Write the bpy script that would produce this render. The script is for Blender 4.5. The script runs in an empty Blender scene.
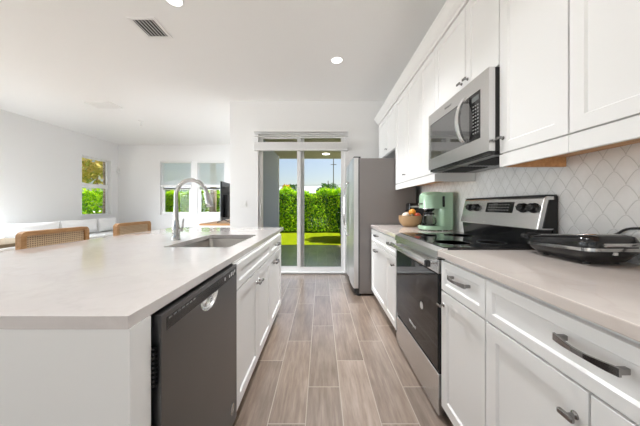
import bpy, bmesh, math, random
from mathutils import Vector, Matrix
random.seed(7)
PI = math.pi
sc = bpy.context.scene
col = sc.collection

# ------------------------------------------------------------------ camera
cam_d = bpy.data.cameras.new('camera')
cam = bpy.data.objects.new('camera', cam_d); col.objects.link(cam)
cam.location = (0, 0, 1.175); cam.rotation_euler = (PI/2, 0, 0)
cam_d.sensor_width = 36; cam_d.lens = 14.0625
cam_d.shift_x = -1/640; cam_d.shift_y = -7/640
cam_d.clip_start = .02; cam_d.clip_end = 400
sc.camera = cam

# ------------------------------------------------------------------ world, sun, exposure
w = bpy.data.worlds.new('world'); sc.world = w; w.use_nodes = True
nt = w.node_tree; bg = nt.nodes['Background']
sky = nt.nodes.new('ShaderNodeTexSky'); sky.sky_type = 'NISHITA'
sky.sun_disc = False; sky.sun_elevation = math.radians(52); sky.sun_rotation = math.radians(25)
sky.air_density = 1.0; sky.dust_density = 1.6; sky.ozone_density = 1.2
nt.links.new(sky.outputs[0], bg.inputs[0]); bg.inputs[1].default_value = .103
sun_d = bpy.data.lights.new('sun', 'SUN'); sun_d.energy = 9.5; sun_d.angle = math.radians(1.0)
sun_d.color = (1, .95, .86)
sun = bpy.data.objects.new('sun', sun_d); col.objects.link(sun)
sun.rotation_euler = Vector((-.30, .12, -.95)).to_track_quat('-Z', 'Y').to_euler()
def area(name, loc, rot, sx, sy, power, color=(1, 1, 1)):
    l = bpy.data.lights.new(name, 'AREA'); l.shape = 'RECTANGLE'; l.size = sx; l.size_y = sy
    l.energy = power; l.color = color
    o = bpy.data.objects.new(name, l); col.objects.link(o); o.location = loc; o.rotation_euler = rot
    return o
# added fill lamps just inside unseen windows behind the camera and living-room side
area('fill_rear', (-2.6, -2.95, 1.2), (math.radians(118), 0, 0), 5.8, 2.0, 11, (.93, .97, 1))
area('fill_side', (-5.9, .2, 1.35), (0, -math.radians(80), 0), 1.8, 3.4, 36, (.90, .96, 1))
area('fill_side_far', (-5.9, 3.3, 1.3), (0, -math.radians(66), math.radians(30)), 1.6, 1.9, 165, (.90, .96, 1)).data.spread = math.radians(108)
DOWN = 7.5           # watts of each recessed ceiling light
vs = sc.view_settings
vs.view_transform = 'Standard'; vs.look = 'None'; vs.exposure = 0.24; vs.gamma = 1; vs.use_curve_mapping = False
sc.cycles.max_bounces = 10; sc.cycles.diffuse_bounces = 6; sc.cycles.glossy_bounces = 5
sc.cycles.transmission_bounces = 8; sc.cycles.transparent_max_bounces = 16
sc.cycles.caustics_reflective = False; sc.cycles.caustics_refractive = False

# ------------------------------------------------------------------ materials
def mat(name, color=(.8, .8, .8), rough=.5, metal=0, coat=0, spec=.5, **k):
    m = bpy.data.materials.new(name); m.use_nodes = True
    b = m.node_tree.nodes['Principled BSDF']
    b.inputs['Base Color'].default_value = (*color, 1)
    b.inputs['Roughness'].default_value = rough
    b.inputs['Metallic'].default_value = metal
    b.inputs['Coat Weight'].default_value = coat
    b.inputs['Coat Roughness'].default_value = .04
    b.inputs['Specular IOR Level'].default_value = spec
    for kk, v in k.items(): b.inputs[kk.replace('_', ' ')].default_value = v
    return m
class N:
    """tiny node helper"""
    def __init__(s, m): s.t = m.node_tree; s.b = s.t.nodes['Principled BSDF']
    def n(s, typ, **k):
        x = s.t.nodes.new(typ)
        for a, v in k.items(): setattr(x, a, v)
        return x
    def put(s, x, i, v):
        if hasattr(v, 'links') or isinstance(v, bpy.types.NodeSocket): s.t.links.new(v, x.inputs[i])
        else: x.inputs[i].default_value = v
    def m(s, op, a, b=0.0, c=0.0):
        x = s.n('ShaderNodeMath', operation=op)
        s.put(x, 0, a); s.put(x, 1, b); s.put(x, 2, c)
        return x.outputs[0]
    def xyz(s, scale=None):
        g = s.n('ShaderNodeNewGeometry')
        q = s.n('ShaderNodeSeparateXYZ'); s.t.links.new(g.outputs['Position'], q.inputs[0])
        return q.outputs, g
    def objc(s): return s.n('ShaderNodeTexCoord').outputs['Object']
    def noise(s, vec, scale, detail=3, rough=.5, stretch=None):
        x = s.n('ShaderNodeTexNoise')
        if stretch:
            mp = s.n('ShaderNodeMapping'); mp.inputs['Scale'].default_value = stretch
            s.t.links.new(vec, mp.inputs[0]); vec = mp.outputs[0]
        s.t.links.new(vec, x.inputs['Vector']); x.inputs['Scale'].default_value = scale
        x.inputs['Detail'].default_value = detail; x.inputs['Roughness'].default_value = rough
        return x.outputs['Fac']
    def ramp(s, f, stops):
        r = s.n('ShaderNodeValToRGB'); s.t.links.new(f, r.inputs[0]); e = r.color_ramp.elements
        while len(e) < len(stops): e.new(.5)
        for el, (p, c) in zip(e, stops): el.position = p; el.color = (*c, 1)
        return r.outputs[0]
    def mix(s, f, a, b, mode='MIX'):
        x = s.n('ShaderNodeMix', data_type='RGBA', blend_type=mode)
        s.put(x, 0, f)
        for i, v in ((6, a), (7, b)):
            if isinstance(v, tuple): x.inputs[i].default_value = (*v, 1)
            else: s.t.links.new(v, x.inputs[i])
        return x.outputs[2]
    def col(s, v): s.t.links.new(v, s.b.inputs['Base Color'])
    def bump(s, h, strength=.3, dist=.002):
        x = s.n('ShaderNodeBump'); x.inputs['Strength'].default_value = strength; x.inputs['Distance'].default_value = dist
        s.t.links.new(h, x.inputs['Height']); s.t.links.new(x.outputs[0], s.b.inputs['Normal'])
M = {}
M['wall'] = mat('wall_paint', (.82, .82, .82), .7)
h = N(M['wall']); h.bump(h.noise(h.objc(), 90, 3), .12, .002)
M['ceiling'] = mat('ceiling_paint', (.88, .88, .875), .85)
h = N(M['ceiling']); h.bump(h.noise(h.objc(), 55, 4, .6), .45, .004)
M['white'] = mat('cabinet_paint', (.84, .838, .83), .32)
h = N(M['white']); h.bump(h.noise(h.objc(), 300, 2), .04, .0005)
M['trim'] = mat('trim_paint', (.83, .83, .83), .4)
M['plastic'] = mat('white_plastic', (.82, .82, .81), .35)
M['birch'] = mat('birch_plywood', (.62, .36, .17), .5)
h = N(M['birch']); h.col(h.ramp(h.noise(h.objc(), 6, 4, .6, (8, 1, 8)), [(.3, (.50, .25, .10)), (.7, (.68, .40, .19))]))
M['steel'] = mat('brushed_steel', (.72, .715, .71), .27, 1)
h = N(M['steel']); f = h.noise(h.objc(), 1, 2, .5, (4, 4, 900)); h.bump(f, .02, .0003)
M['fridge_steel'] = mat('fridge_steel', (.80, .80, .80), .38, 1)
M['dark_steel'] = mat('dark_brushed_steel', (.155, .155, .158), .3, 1)
h = N(M['dark_steel']); f = h.noise(h.objc(), 1, 3, .6, (320, 320, 2)); h.bump(f, .05, .0006)
M['sink_steel'] = mat('sink_steel', (.50, .47, .44), .28, 1)
M['chrome'] = mat('polished_nickel', (.50, .49, .48), .12, 1)
M['bright_steel'] = mat('bright_steel', (.82, .82, .82), .2, 1)
M['pull'] = mat('satin_nickel', (.30, .29, .285), .18, 1)
M['black'] = mat('black_enamel', (.012, .012, .013), .18)
M['glass_black'] = mat('black_glass', (.008, .008, .009), .03, spec=.65)
M['oven_glass'] = mat('oven_door_glass', (.012, .012, .014), .035, spec=.45)
M['mirror_glass'] = mat('reflective_glass', (.05, .05, .052), .04, spec=1.0, IOR=2.1)
M['matt_black'] = mat('matt_black', (.02, .02, .02), .6)
M['grey_side'] = mat('fridge_side_grey', (.175, .158, .15), .42)
M['dark_gap'] = mat('gasket_near_black', (.03, .03, .03), .7)  # even near-black for the fridge gasket and feet and the toaster slots
M['mint'] = mat('mint_enamel', (.36, .54, .38), .16, coat=.6)
M['print'] = mat('pale_print', (.6, .6, .6), .5)
M['grey_print'] = mat('grey_print', (.25, .25, .25), .5)
M['fabric'] = mat('sofa_fabric', (.72, .72, .71), .9)
h = N(M['fabric']); h.bump(h.noise(h.objc(), 350, 2), .3, .001)
M['fabric2'] = mat('pillow_fabric', (.83, .83, .83), .9)
h = N(M['fabric2']); h.bump(h.noise(h.objc(), 250, 2), .3, .001)
M['dark_plastic'] = mat('tv_plastic', (.015, .015, .016), .35)
M['table_wood'] = mat('olive_brown_wood', (.23, .17, .10), .45)
M['red'] = mat('red_skin', (.55, .08, .03), .35)
M['orange'] = mat('orange_skin', (.85, .34, .04), .45)
M['onion'] = mat('pale_onion_skin', (.78, .66, .55), .45)
M['avocado'] = mat('dark_skin', (.06, .05, .03), .5)
M['blind'] = mat('blind_slat', (.88, .9, .93), .5)
_t = M['blind'].node_tree; _tr = _t.nodes.new('ShaderNodeBsdfTranslucent'); _tr.inputs[0].default_value = (.95, .97, 1, 1)
_mx = _t.nodes.new('ShaderNodeMixShader'); _mx.inputs[0].default_value = .65
_t.links.new(_t.nodes['Principled BSDF'].outputs[0], _mx.inputs[1]); _t.links.new(_tr.outputs[0], _mx.inputs[2]); _t.links.new(_mx.outputs[0], _t.nodes['Material Output'].inputs[0])
M['stucco'] = mat('lanai_stucco', (.38, .41, .52), .9)
M['stucco_w'] = mat('white_stucco', (.85, .85, .85), .9)
M['lanai_ceiling'] = mat('lanai_ceiling_paint', (.50, .46, .36), .9)
M['roof'] = mat('pale_roof', (.42, .45, .50), .8)
M['pole'] = mat('weathered_pole', (.16, .15, .14), .8)
M['bark'] = mat('palm_bark', (.33, .24, .17), .9)
h = N(M['bark']); f = h.noise(h.objc(), 14, 3, .6, (1, 1, 2)); h.col(h.ramp(f, [(.35, (.20, .13, .09)), (.65, (.62, .5, .38))])); h.bump(f, .8, .02)
M['kerb'] = mat('pale_concrete', (.75, .73, .68), .9)

def glass(name, tint=(1, 1, 1)):
    m = bpy.data.materials.new(name); m.use_nodes = True; t = m.node_tree
    t.nodes.remove(t.nodes['Principled BSDF']); out = t.nodes['Material Output']
    tr = t.nodes.new('ShaderNodeBsdfTransparent'); tr.inputs[0].default_value = (*tint, 1)
    gl = t.nodes.new('ShaderNodeBsdfGlossy'); gl.inputs['Roughness'].default_value = .01
    mx = t.nodes.new('ShaderNodeMixShader'); fr = t.nodes.new('ShaderNodeFresnel'); fr.inputs[0].default_value = 1.17
    t.links.new(fr.outputs[0], mx.inputs[0]); t.links.new(tr.outputs[0], mx.inputs[1]); t.links.new(gl.outputs[0], mx.inputs[2])
    t.links.new(mx.outputs[0], out.inputs[0]); return m
M['pane'] = glass('window_glass', (.97, .98, .98))
M['carafe'] = glass('carafe_glass', (.72, .76, .72))
def emit(name, c, s):
    m = mat(name, (.9, .9, .9), .5); b = m.node_tree.nodes['Principled BSDF']
    b.inputs['Emission Color'].default_value = (*c, 1); b.inputs['Emission Strength'].default_value = s; return m
M['lamp'] = emit('lamp_diffuser', (1, .97, .92), 4)

# quartz worktop with faint veins
def quartz(name, base, vein):
    m = mat(name, base, .12, coat=.35); h = N(m); c = h.objc()
    n1 = h.noise(c, 1.6, 6, .6); v = h.m('ABSOLUTE', h.m('SUBTRACT', n1, .5))
    f = h.ramp(v, [(0, (1, 1, 1)), (.018, (0, 0, 0))])
    n2 = h.noise(c, 9, 5, .65)
    cl = h.ramp(n2, [(.35, tuple(x*.955 for x in base)), (.65, base)])
    k = h.n('ShaderNodeRGBToBW'); h.t.links.new(f, k.inputs[0])
    h.col(h.mix(h.m('MULTIPLY', k.outputs[0], .16), cl, vein)); return m
M['quartz'] = quartz('island_quartz', (.70, .655, .635), (.52, .47, .45))
M['quartz2'] = quartz('counter_quartz', (.68, .61, .565), (.50, .42, .37))

# plank tile floor
m = mat('plank_tile', (.4, .3, .24), .33, coat=1.0, Coat_Roughness=.22, Coat_IOR=1.75); M['floor'] = m; h = N(m); (X, Y, Z), g = h.xyz()
W_, L_ = .2045, .827
u = h.m('DIVIDE', h.m('ADD', X, .4926+40*W_), W_)
ci = h.m('FLOOR', u); fu = h.m('FRACT', u)
vv = h.m('DIVIDE', h.m('SUBTRACT', h.m('ADD', Y, 40*L_-.246), h.m('MULTIPLY', h.m('SUBTRACT', ci, 40.0), L_/3)), L_)
ri = h.m('FLOOR', vv); fv = h.m('FRACT', vv)
du = h.m('MULTIPLY', h.m('MINIMUM', fu, h.m('SUBTRACT', 1.0, fu)), W_)
dv = h.m('MULTIPLY', h.m('MINIMUM', fv, h.m('SUBTRACT', 1.0, fv)), L_)
d = h.m('MINIMUM', du, dv)
grout = h.m('LESS_THAN', d, .0028)
cmb = h.n('ShaderNodeCombineXYZ'); h.t.links.new(ci, cmb.inputs[0]); h.t.links.new(ri, cmb.inputs[1])
wn = h.n('ShaderNodeTexWhiteNoise'); h.t.links.new(cmb.outputs[0], wn.inputs['Vector'])
# grain runs along each plank and shifts from plank to plank
off = h.n('ShaderNodeVectorMath', operation='MULTIPLY_ADD'); h.t.links.new(wn.outputs['Color'], off.inputs[0])
off.inputs[1].default_value = (7, 9, 5); h.t.links.new(g.outputs['Position'], off.inputs[2])
g1 = h.noise(off.outputs[0], 5, 6, .65, (9, .8, 1)); g2 = h.noise(off.outputs[0], 2.5, 3, .5, (1, .6, 1))
gf = h.m('ADD', h.m('MULTIPLY', g1, .6), h.m('MULTIPLY', g2, .4))
gc = h.ramp(gf, [(.33, (.16, .115, .086)), (.5, (.26, .194, .152)), (.68, (.38, .30, .245))])
tone = h.m('MULTIPLY_ADD', wn.outputs['Value'], .34, .83)
tc = h.n('ShaderNodeCombineColor'); [h.t.links.new(tone, tc.inputs[i]) for i in range(3)]
pc = h.mix(1.0, gc, tc.outputs[0], 'MULTIPLY')
h.col(h.mix(grout, pc, (.42, .36, .30)))
h.t.links.new(h.m('MULTIPLY_ADD', g1, .25, .22), h.b.inputs['Roughness'])
h.bump(h.m('ADD', h.m('MULTIPLY', h.m('SUBTRACT', 1.0, grout), 1.0), h.m('MULTIPLY', g1, .15)), .35, .002)

# fish-scale backsplash tile (arches upwards)
m = mat('scallop_tile', (.8, .8, .79), .22); M['tile'] = m; h = N(m); (X, Y, Z), g = h.xyz()
w_ = .088; hb = .064          # tile width and row step
vv = h.m('DIVIDE', h.m('ADD', Z, 2.0), hb); row = h.m('FLOOR', vv); vl = h.m('SUBTRACT', vv, row)
odd = h.m('MULTIPLY', h.m('MODULO', row, 2.0), .5)
uu = h.m('SUBTRACT', h.m('FRACT', h.m('ADD', h.m('DIVIDE', h.m('ADD', Y, 20.0), w_), odd)), .5)
root = h.m('SQRT', h.m('MAXIMUM', h.m('SUBTRACT', 1.0, h.m('MULTIPLY', h.m('MULTIPLY', uu, uu), 4.0)), .004))
cosu = h.m('MULTIPLY_ADD', h.m('COSINE', h.m('MULTIPLY', uu, 2*PI)), .5, .5)
lin = h.m('SUBTRACT', 1.0, h.m('MULTIPLY', h.m('ABSOLUTE', uu), 2.0))
ff = h.m('ADD', h.m('ADD', h.m('MULTIPLY', root, .56), h.m('MULTIPLY', cosu, .36)), h.m('MULTIPLY', lin, .08))
fp = h.m('ADD', h.m('DIVIDE', h.m('MULTIPLY', h.m('ABSOLUTE', uu), 2.24), root), h.m('MULTIPLY_ADD', h.m('SINE', h.m('MULTIPLY', h.m('ABSOLUTE', uu), 2*PI)), 1.13, .16))
sl = h.m('MULTIPLY', fp, hb/w_)
dd = h.m('DIVIDE', h.m('MULTIPLY', h.m('ABSOLUTE', h.m('SUBTRACT', vl, ff)), hb), h.m('SQRT', h.m('ADD', 1.0, h.m('MULTIPLY', sl, sl))))
ed = h.n('ShaderNodeMapRange', interpolation_type='SMOOTHSTEP'); ed.inputs[1].default_value = .0008; ed.inputs[2].default_value = .0045
h.t.links.new(dd, ed.inputs[0])
gr = h.m('LESS_THAN', dd, .0012)
ins = h.m('LESS_THAN', vl, ff)
rib = h.m('MULTIPLY', h.m('MULTIPLY', h.m('SINE', h.m('MULTIPLY', dd, 900.0)), ins), h.m('LESS_THAN', dd, .022))
mar = h.ramp(h.noise(g.outputs['Position'], 9, 5, .6), [(.35, (.79, .785, .77)), (.65, (.86, .855, .845))])
h.col(h.mix(gr, mar, (.62, .61, .59)))
h.bump(h.m('MULTIPLY_ADD', rib, .22, ed.outputs[0]), .55, .003)

# grass, pavers, leaves
m = mat('lawn_grass', (.2, .35, .04), .95, spec=0); M['grass'] = m; h = N(m)
h.col(h.ramp(h.noise(h.objc(), 6, 5, .7), [(.3, (.08, .13, .004)), (.55, (.17, .21, .005)), (.75, (.26, .24, .010))]))
m = mat('patio_paver', (.1, .1, .11), .95, spec=.05); M['paver'] = m; h = N(m)
br = h.n('ShaderNodeTexBrick'); h.t.links.new(h.objc(), br.inputs[0]); br.inputs['Scale'].default_value = 5
br.inputs['Color1'].default_value = (.055, .053, .057, 1); br.inputs['Color2'].default_value = (.10, .095, .097, 1); br.inputs['Mortar'].default_value = (.03, .03, .03, 1)
h.t.links.new(br.outputs[0], h.b.inputs['Base Color'])
def leafmat(name, stops, trans=.5):
    m = mat(name, (.2, .4, .05), .7, spec=.05); h = N(m)
    g = h.n('ShaderNodeNewGeometry')
    c = h.ramp(g.outputs['Random Per Island'], stops); h.col(c)
    tr = h.n('ShaderNodeBsdfTranslucent'); h.t.links.new(c, tr.inputs[0])
    mx = h.n('ShaderNodeMixShader'); mx.inputs[0].default_value = trans
    out = h.t.nodes['Material Output']
    h.t.links.new(h.b.outputs[0], mx.inputs[1]); h.t.links.new(tr.outputs[0], mx.inputs[2]); h.t.links.new(mx.outputs[0], out.inputs[0])
    return m
M['leaf'] = leafmat('hedge_leaf', [(0, (.12, .34, .008)), (.5, (.38, .68, .012)), (1, (.75, .90, .04))])
M['leaf_dark'] = leafmat('dark_leaf', [(0, (.02, .06, .015)), (1, (.10, .24, .04))])
M['leaf_lime'] = leafmat('lime_leaf', [(0, (.25, .45, .05)), (1, (.65, .75, .15))])
M['leaf_gold'] = leafmat('golden_leaf', [(0, (.25, .35, .06)), (.5, (.65, .55, .15)), (1, (.85, .65, .28))])
M['leaf_red'] = leafmat('croton_leaf', [(0, (.5, .06, .03)), (.5, (.8, .3, .05)), (1, (.5, .5, .05))])
M['oak'] = mat('honey_oak', (.45, .235, .09), .45)
h = N(M['oak']); h.col(h.ramp(h.noise(h.objc(), 10, 4, .6, (6, 1, 6)), [(.3, (.36, .175, .06)), (.7, (.54, .30, .13))]))
m = mat('woven_cane', (.5, .33, .18), .7); M['cane'] = m; h = N(m)
sp = h.n('ShaderNodeSeparateXYZ'); h.t.links.new(h.objc(), sp.inputs[0])
a = h.m('SINE', h.m('MULTIPLY', sp.outputs[1], 420.0)); b_ = h.m('SINE', h.m('MULTIPLY', sp.outputs[2], 420.0))
hole = h.m('LESS_THAN', h.m('ADD', a, b_), -.7)
h.col(h.mix(hole, (.58, .42, .27), (.20, .12, .06)))
M['wicker'] = mat('basket_wicker', (.42, .25, .11), .55)
h = N(M['wicker']); wv = h.n('ShaderNodeTexWave', bands_direction='Z'); h.t.links.new(h.objc(), wv.inputs[0]); wv.inputs['Scale'].default_value = 28; wv.inputs['Distortion'].default_value = 2
h.col(h.ramp(wv.outputs['Fac'], [(.2, (.20, .11, .05)), (.8, (.55, .36, .18))])); h.bump(wv.outputs['Fac'], .6, .004)

# ------------------------------------------------------------------ mesh helpers
def newbm(): return bmesh.new()
def bx(bm, x0, x1, y0, y1, z0, z1, bev=0, seg=2):
    if x0 > x1: x0, x1 = x1, x0
    if y0 > y1: y0, y1 = y1, y0
    if z0 > z1: z0, z1 = z1, z0
    vs_ = [bm.verts.new(p) for p in ((x0,y0,z0),(x1,y0,z0),(x1,y1,z0),(x0,y1,z0),(x0,y0,z1),(x1,y0,z1),(x1,y1,z1),(x0,y1,z1))]
    fs = [bm.faces.new([vs_[i] for i in q]) for q in ((0,3,2,1),(4,5,6,7),(0,1,5,4),(1,2,6,5),(2,3,7,6),(3,0,4,7))]
    if bev:
        es = list({e for f_ in fs for e in f_.edges})
        bmesh.ops.bevel(bm, geom=es, offset=bev, segments=seg, profile=.5, affect='EDGES')
    return bm
def box(*a, **k): return bx(newbm(), *a, **k)
def frame_of(t):
    t = Vector(t).normalized(); up = Vector((0, 0, 1)) if abs(t.z) < .9 else Vector((0, 1, 0))
    a = t.cross(up).normalized(); return a, t.cross(a).normalized()
def tube(bm, pts, r, n=12, cap=True, closed=False):
    pts = [Vector(p) for p in pts]; rs = r if isinstance(r, (list, tuple)) else [r]*len(pts)
    rings = []; a = None
    for i, p in enumerate(pts):
        if closed: t = pts[(i+1) % len(pts)] - pts[i-1]
        else: t = (pts[min(i+1, len(pts)-1)] - pts[max(i-1, 0)])
        t.normalize()
        if a is None: a, b = frame_of(t)
        else:
            a = (a - t*a.dot(t)).normalized(); b = t.cross(a)
        b = t.cross(a)
        rings.append([bm.verts.new(p + (a*math.cos(2*PI*k/n) + b*math.sin(2*PI*k/n))*rs[i]) for k in range(n)])
    for i in range(len(rings) - (0 if closed else 1)):
        A, B = rings[i], rings[(i+1) % len(rings)]
        for k in range(n): bm.faces.new((A[k], A[(k+1) % n], B[(k+1) % n], B[k]))
    if cap and not closed: bm.faces.new(rings[0][::-1]); bm.faces.new(rings[-1])
    return bm
def lathe(bm, prof, c=(0, 0, 0), n=28, axis='Z'):
    rings = []
    for r_, z_ in prof:
        rg = []
        for k in range(n):
            a = 2*PI*k/n; p = (r_*math.cos(a), r_*math.sin(a), z_)
            if axis == 'X': p = (z_, r_*math.cos(a), r_*math.sin(a))
            if axis == 'Y': p = (r_*math.sin(a), z_, r_*math.cos(a))
            rg.append(bm.verts.new(Vector(p)+Vector(c)))
        rings.append(rg)
    for A, B in zip(rings, rings[1:]):
        for k in range(n): bm.faces.new((A[k], A[(k+1) % n], B[(k+1) % n], B[k]))
    if prof[0][0] > 1e-6: bm.faces.new(rings[0][::-1])
    if prof[-1][0] > 1e-6: bm.faces.new(rings[-1])
    bmesh.ops.remove_doubles(bm, verts=bm.verts, dist=1e-6)
    return bm
def prism(bm, poly, axis, lo, hi, bev=0):
    """poly: 2-D points; axis: the extruded axis; the 2-D points are the other two axes in order."""
    def P(p, t):
        if axis == 'Y': return (p[0], t, p[1])
        if axis == 'X': return (t, p[0], p[1])
        return (p[0], p[1], t)
    A = [bm.verts.new(P(p, lo)) for p in poly]; B = [bm.verts.new(P(p, hi)) for p in poly]; n = len(poly)
    fs = [bm.faces.new(A), bm.faces.new(B[::-1])]
    for k in range(n): fs.append(bm.faces.new((A[k], B[k], B[(k+1) % n], A[(k+1) % n])))
    if bev:
        es = list({e for f_ in fs for e in f_.edges}); bmesh.ops.bevel(bm, geom=es, offset=bev, segments=2, profile=.5, affect='EDGES')
    return bm
def arc(cx, cy, r, a0, a1, n):
    return [(cx + r*math.cos(a0+(a1-a0)*i/n), cy + r*math.sin(a0+(a1-a0)*i/n)) for i in range(n+1)]
def rrect(x0, x1, y0, y1, r, n=6):
    return arc(x1-r, y1-r, r, 0, PI/2, n)+arc(x0+r, y1-r, r, PI/2, PI, n)+arc(x0+r, y0+r, r, PI, 1.5*PI, n)+arc(x1-r, y0+r, r, 1.5*PI, 2*PI, n)
ROOTLOC = {}
def obj(name, bm, m, parent=None, smooth=None, label=None):
    """One mesh object. With a parent, mesh coordinates are world coordinates and get shifted to the root's frame."""
    bmesh.ops.recalc_face_normals(bm, faces=bm.faces)
    off = Vector((0, 0, 0))
    p = parent
    while p is not None: off += p.location; p = p.parent
    if off.length: bmesh.ops.translate(bm, verts=bm.verts, vec=-off)
    me = bpy.data.meshes.new(name); bm.to_mesh(me); bm.free()
    o = bpy.data.objects.new(name, me); col.objects.link(o)
    me.materials.append(M[m] if isinstance(m, str) else m)
    if smooth is not None:
        ang = math.radians(smooth if smooth is not True else 40)
        me.shade_smooth()
        try: me.set_sharp_from_angle(angle=ang)
        except Exception: pass
    if parent is not None: o.parent = parent
    if label: o['label'] = label
    return o
def tag(o, label, cat, group=None, kind=None):
    o['label'] = label; o['category'] = cat
    if group: o['group'] = group
    if kind: o['kind'] = kind
    return o
def thing(name, label, cat, loc=(0, 0, 0), group=None):
    o = bpy.data.objects.new(name, None); col.objects.link(o); o.location = loc; o.empty_display_size = .1
    return tag(o, label, cat, group)
def struct(name, bm, m, parent=None, smooth=None):
    o = obj(name, bm, m, parent, smooth)
    if parent is None: o['kind'] = 'structure'
    return o
def sroot(name, loc=(0, 0, 0)):
    o = bpy.data.objects.new(name, None); col.objects.link(o); o.location = loc; o['kind'] = 'structure'; return o
def copy_tree(o, parent=None):
    c = o.copy(); col.objects.link(c)
    if parent: c.parent = parent
    for ch in [x for x in o.children]: copy_tree(ch, c)
    return c

def quadwall(bm, axis, at0, at1, u0, u1, z0, z1, holes=()):
    """a wall slab with rectangular openings; axis 'X': slab between x=at0..at1 running along y; 'Y': along x"""
    us = sorted({u0, u1, *[q for h_ in holes for q in h_[:2]]}); zs = sorted({z0, z1, *[q for h_ in holes for q in h_[2:]]})
    for a, b in zip(us, us[1:]):
        for c, d_ in zip(zs, zs[1:]):
            if any(h_[0] <= a and b <= h_[1] and h_[2] <= c and d_ <= h_[3] for h_ in holes): continue
            if axis == 'X': bx(bm, at0, at1, a, b, c, d_)
            else: bx(bm, a, b, at0, at1, c, d_)
    bmesh.ops.remove_doubles(bm, verts=bm.verts, dist=1e-5)
    seen = {}
    for f_ in list(bm.faces):
        k_ = tuple(sorted(v.index for v in f_.verts)) if False else tuple(sorted((round(v.co.x, 4), round(v.co.y, 4), round(v.co.z, 4)) for v in f_.verts))
        seen.setdefault(k_, []).append(f_)
    dead = [f_ for fs in seen.values() if len(fs) > 1 for f_ in fs]
    bmesh.ops.delete(bm, geom=dead, context='FACES')
    return bm

# ------------------------------------------------------------------ the room
CZ = 2.984; YB = 4.307; YF = 7.366; XL = -5.98; XR = 1.32; YR = -3.0
struct('floor', box(XL-.15, XR+.15, YR-.15, YF+.15, -.12, 0), 'floor')
struct('ceiling', box(XL-.15, XR+.15, YR-.15, YF+.15, CZ, CZ+.15), 'ceiling')
struct('wall_right', box(XR, XR+.15, YR, YB+.15, 0, CZ), 'wall')
DX0, DX1, DZ = -1.128, .456, 2.467
struct('wall_back', quadwall(newbm(), 'Y', YB, YB+.15, -1.568, XR, 0, CZ, [(DX0, DX1, 0, DZ)]), 'wall')
struct('wall_partition', box(-1.568, -1.45, YB+.15, YF, 0, CZ), 'wall')
FW = (-4.74, -2.84, .90, 2.50)
struct('wall_far', quadwall(newbm(), 'Y', YF, YF+.15, XL, -1.45, 0, CZ, [FW]), 'wall')
LW = (6.255, 7.13, .93, 2.45)
SW = (-1.6, 2.0, .5, 2.4); SW2 = (2.3, 4.3, .5, 2.4)
struct('wall_left', quadwall(newbm(), 'X', XL-.15, XL, YR, YF+.15, 0, CZ, [LW, SW, SW2]), 'wall')
RW = (-5.6, .4, .1, 2.45)
struct('wall_rear', quadwall(newbm(), 'Y', YR-.15, YR, XL, XR, 0, CZ, [RW]), 'wall')
struct('wall_backsplash', box(XR-.008, XR, .0, 3.235, .934, 1.46), 'tile')
struct('baseboard_back', box(-1.568, DX0-.002, YB-.014, YB, 0, .13, bev=.003), 'trim')
struct('baseboard_far', box(XL, -1.568, YF-.014, YF, 0, .13, bev=.003), 'trim')
struct('baseboard_left', box(XL, XL+.014, YR, YF-.014, 0, .13, bev=.003), 'trim')

# sliding patio door
door = sroot('door_1', (0, YB+.06, 0))
def ringY(bm, x0, x1, z0, z1, wd, y0, y1, bot=None, top=None):
    bt = wd if bot is None else bot; tp = wd if top is None else top
    bx(bm, x0, x0+wd, y0, y1, z0, z1, .002); bx(bm, x1-wd, x1, y0, y1, z0, z1, .002)
    bx(bm, x0+wd, x1-wd, y0, y1, z0, z0+bt, .002); bx(bm, x0+wd, x1-wd, y0, y1, z1-tp, z1, .002); return bm
b = ringY(newbm(), DX0, DX1, 0, DZ, .045, YB+.0, YB+.13, .03, .05); obj('door_frame', b, 'trim', door)
MX = -.355
for (x0, x1, yy) in ((DX0+.045, MX+.06, YB+.08), (MX-.06, DX1-.045, YB+.035)):
    p = obj('sliding_panel', ringY(newbm(), x0, x1, .03, DZ-.05, .062, yy, yy+.038, .085, .062), 'trim', door)
    obj('glass_pane', box(x0+.06, x1-.06, yy+.016, yy+.022, .11, DZ-.11), 'pane', p)
obj('door_handle', bx(box(-1.062, -1.032, YB+.02, YB+.08, .98, 1.22, bev=.006), -1.056, -1.038, YB+.008, YB+.02, 1.0, 1.2, .004), 'plastic', door)
obj('threshold', box(DX0, DX1, YB-.01, YB+.14, 0.0, .028, bev=.004), mat('threshold_grey', (.45, .45, .45), .4, .6), door)

# raised horizontal blind over the door
bl = thing('window_blind', 'white horizontal blind raised to the top of the glass patio door', 'blind', (-.336, YB-.04, 2.467))
b = box(DX0-.02, DX1+.01, YB-.075, YB-.002, 2.435, 2.482, bev=.004); obj('headrail', b, M['trim'], bl)
b = newbm()
for i in range(2): bx(b, DX0-.01, DX1, YB-.062, YB-.012, 2.405-.042*i, 2.408-.042*i)
obj('slat', b, 'trim', bl)['kind'] = 'stuff'
b = newbm()
for i in range(17): bx(b, DX0-.01, DX1, YB-.068, YB-.008, 2.15+.0065*i, 2.155+.0065*i)
o = obj('slat_stack', b, 'trim', bl); o['kind'] = 'stuff'
obj('bottom_rail', box(DX0-.012, DX1+.002, YB-.07, YB-.006, 2.118, 2.148, bev=.004), 'trim', bl)
for xx in (-1.0, -.34, .33): obj('lift_cord', tube(newbm(), [(xx, YB-.037, 2.148), (xx, YB-.037, 2.44)], .0018, 6), 'plastic', bl)

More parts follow.
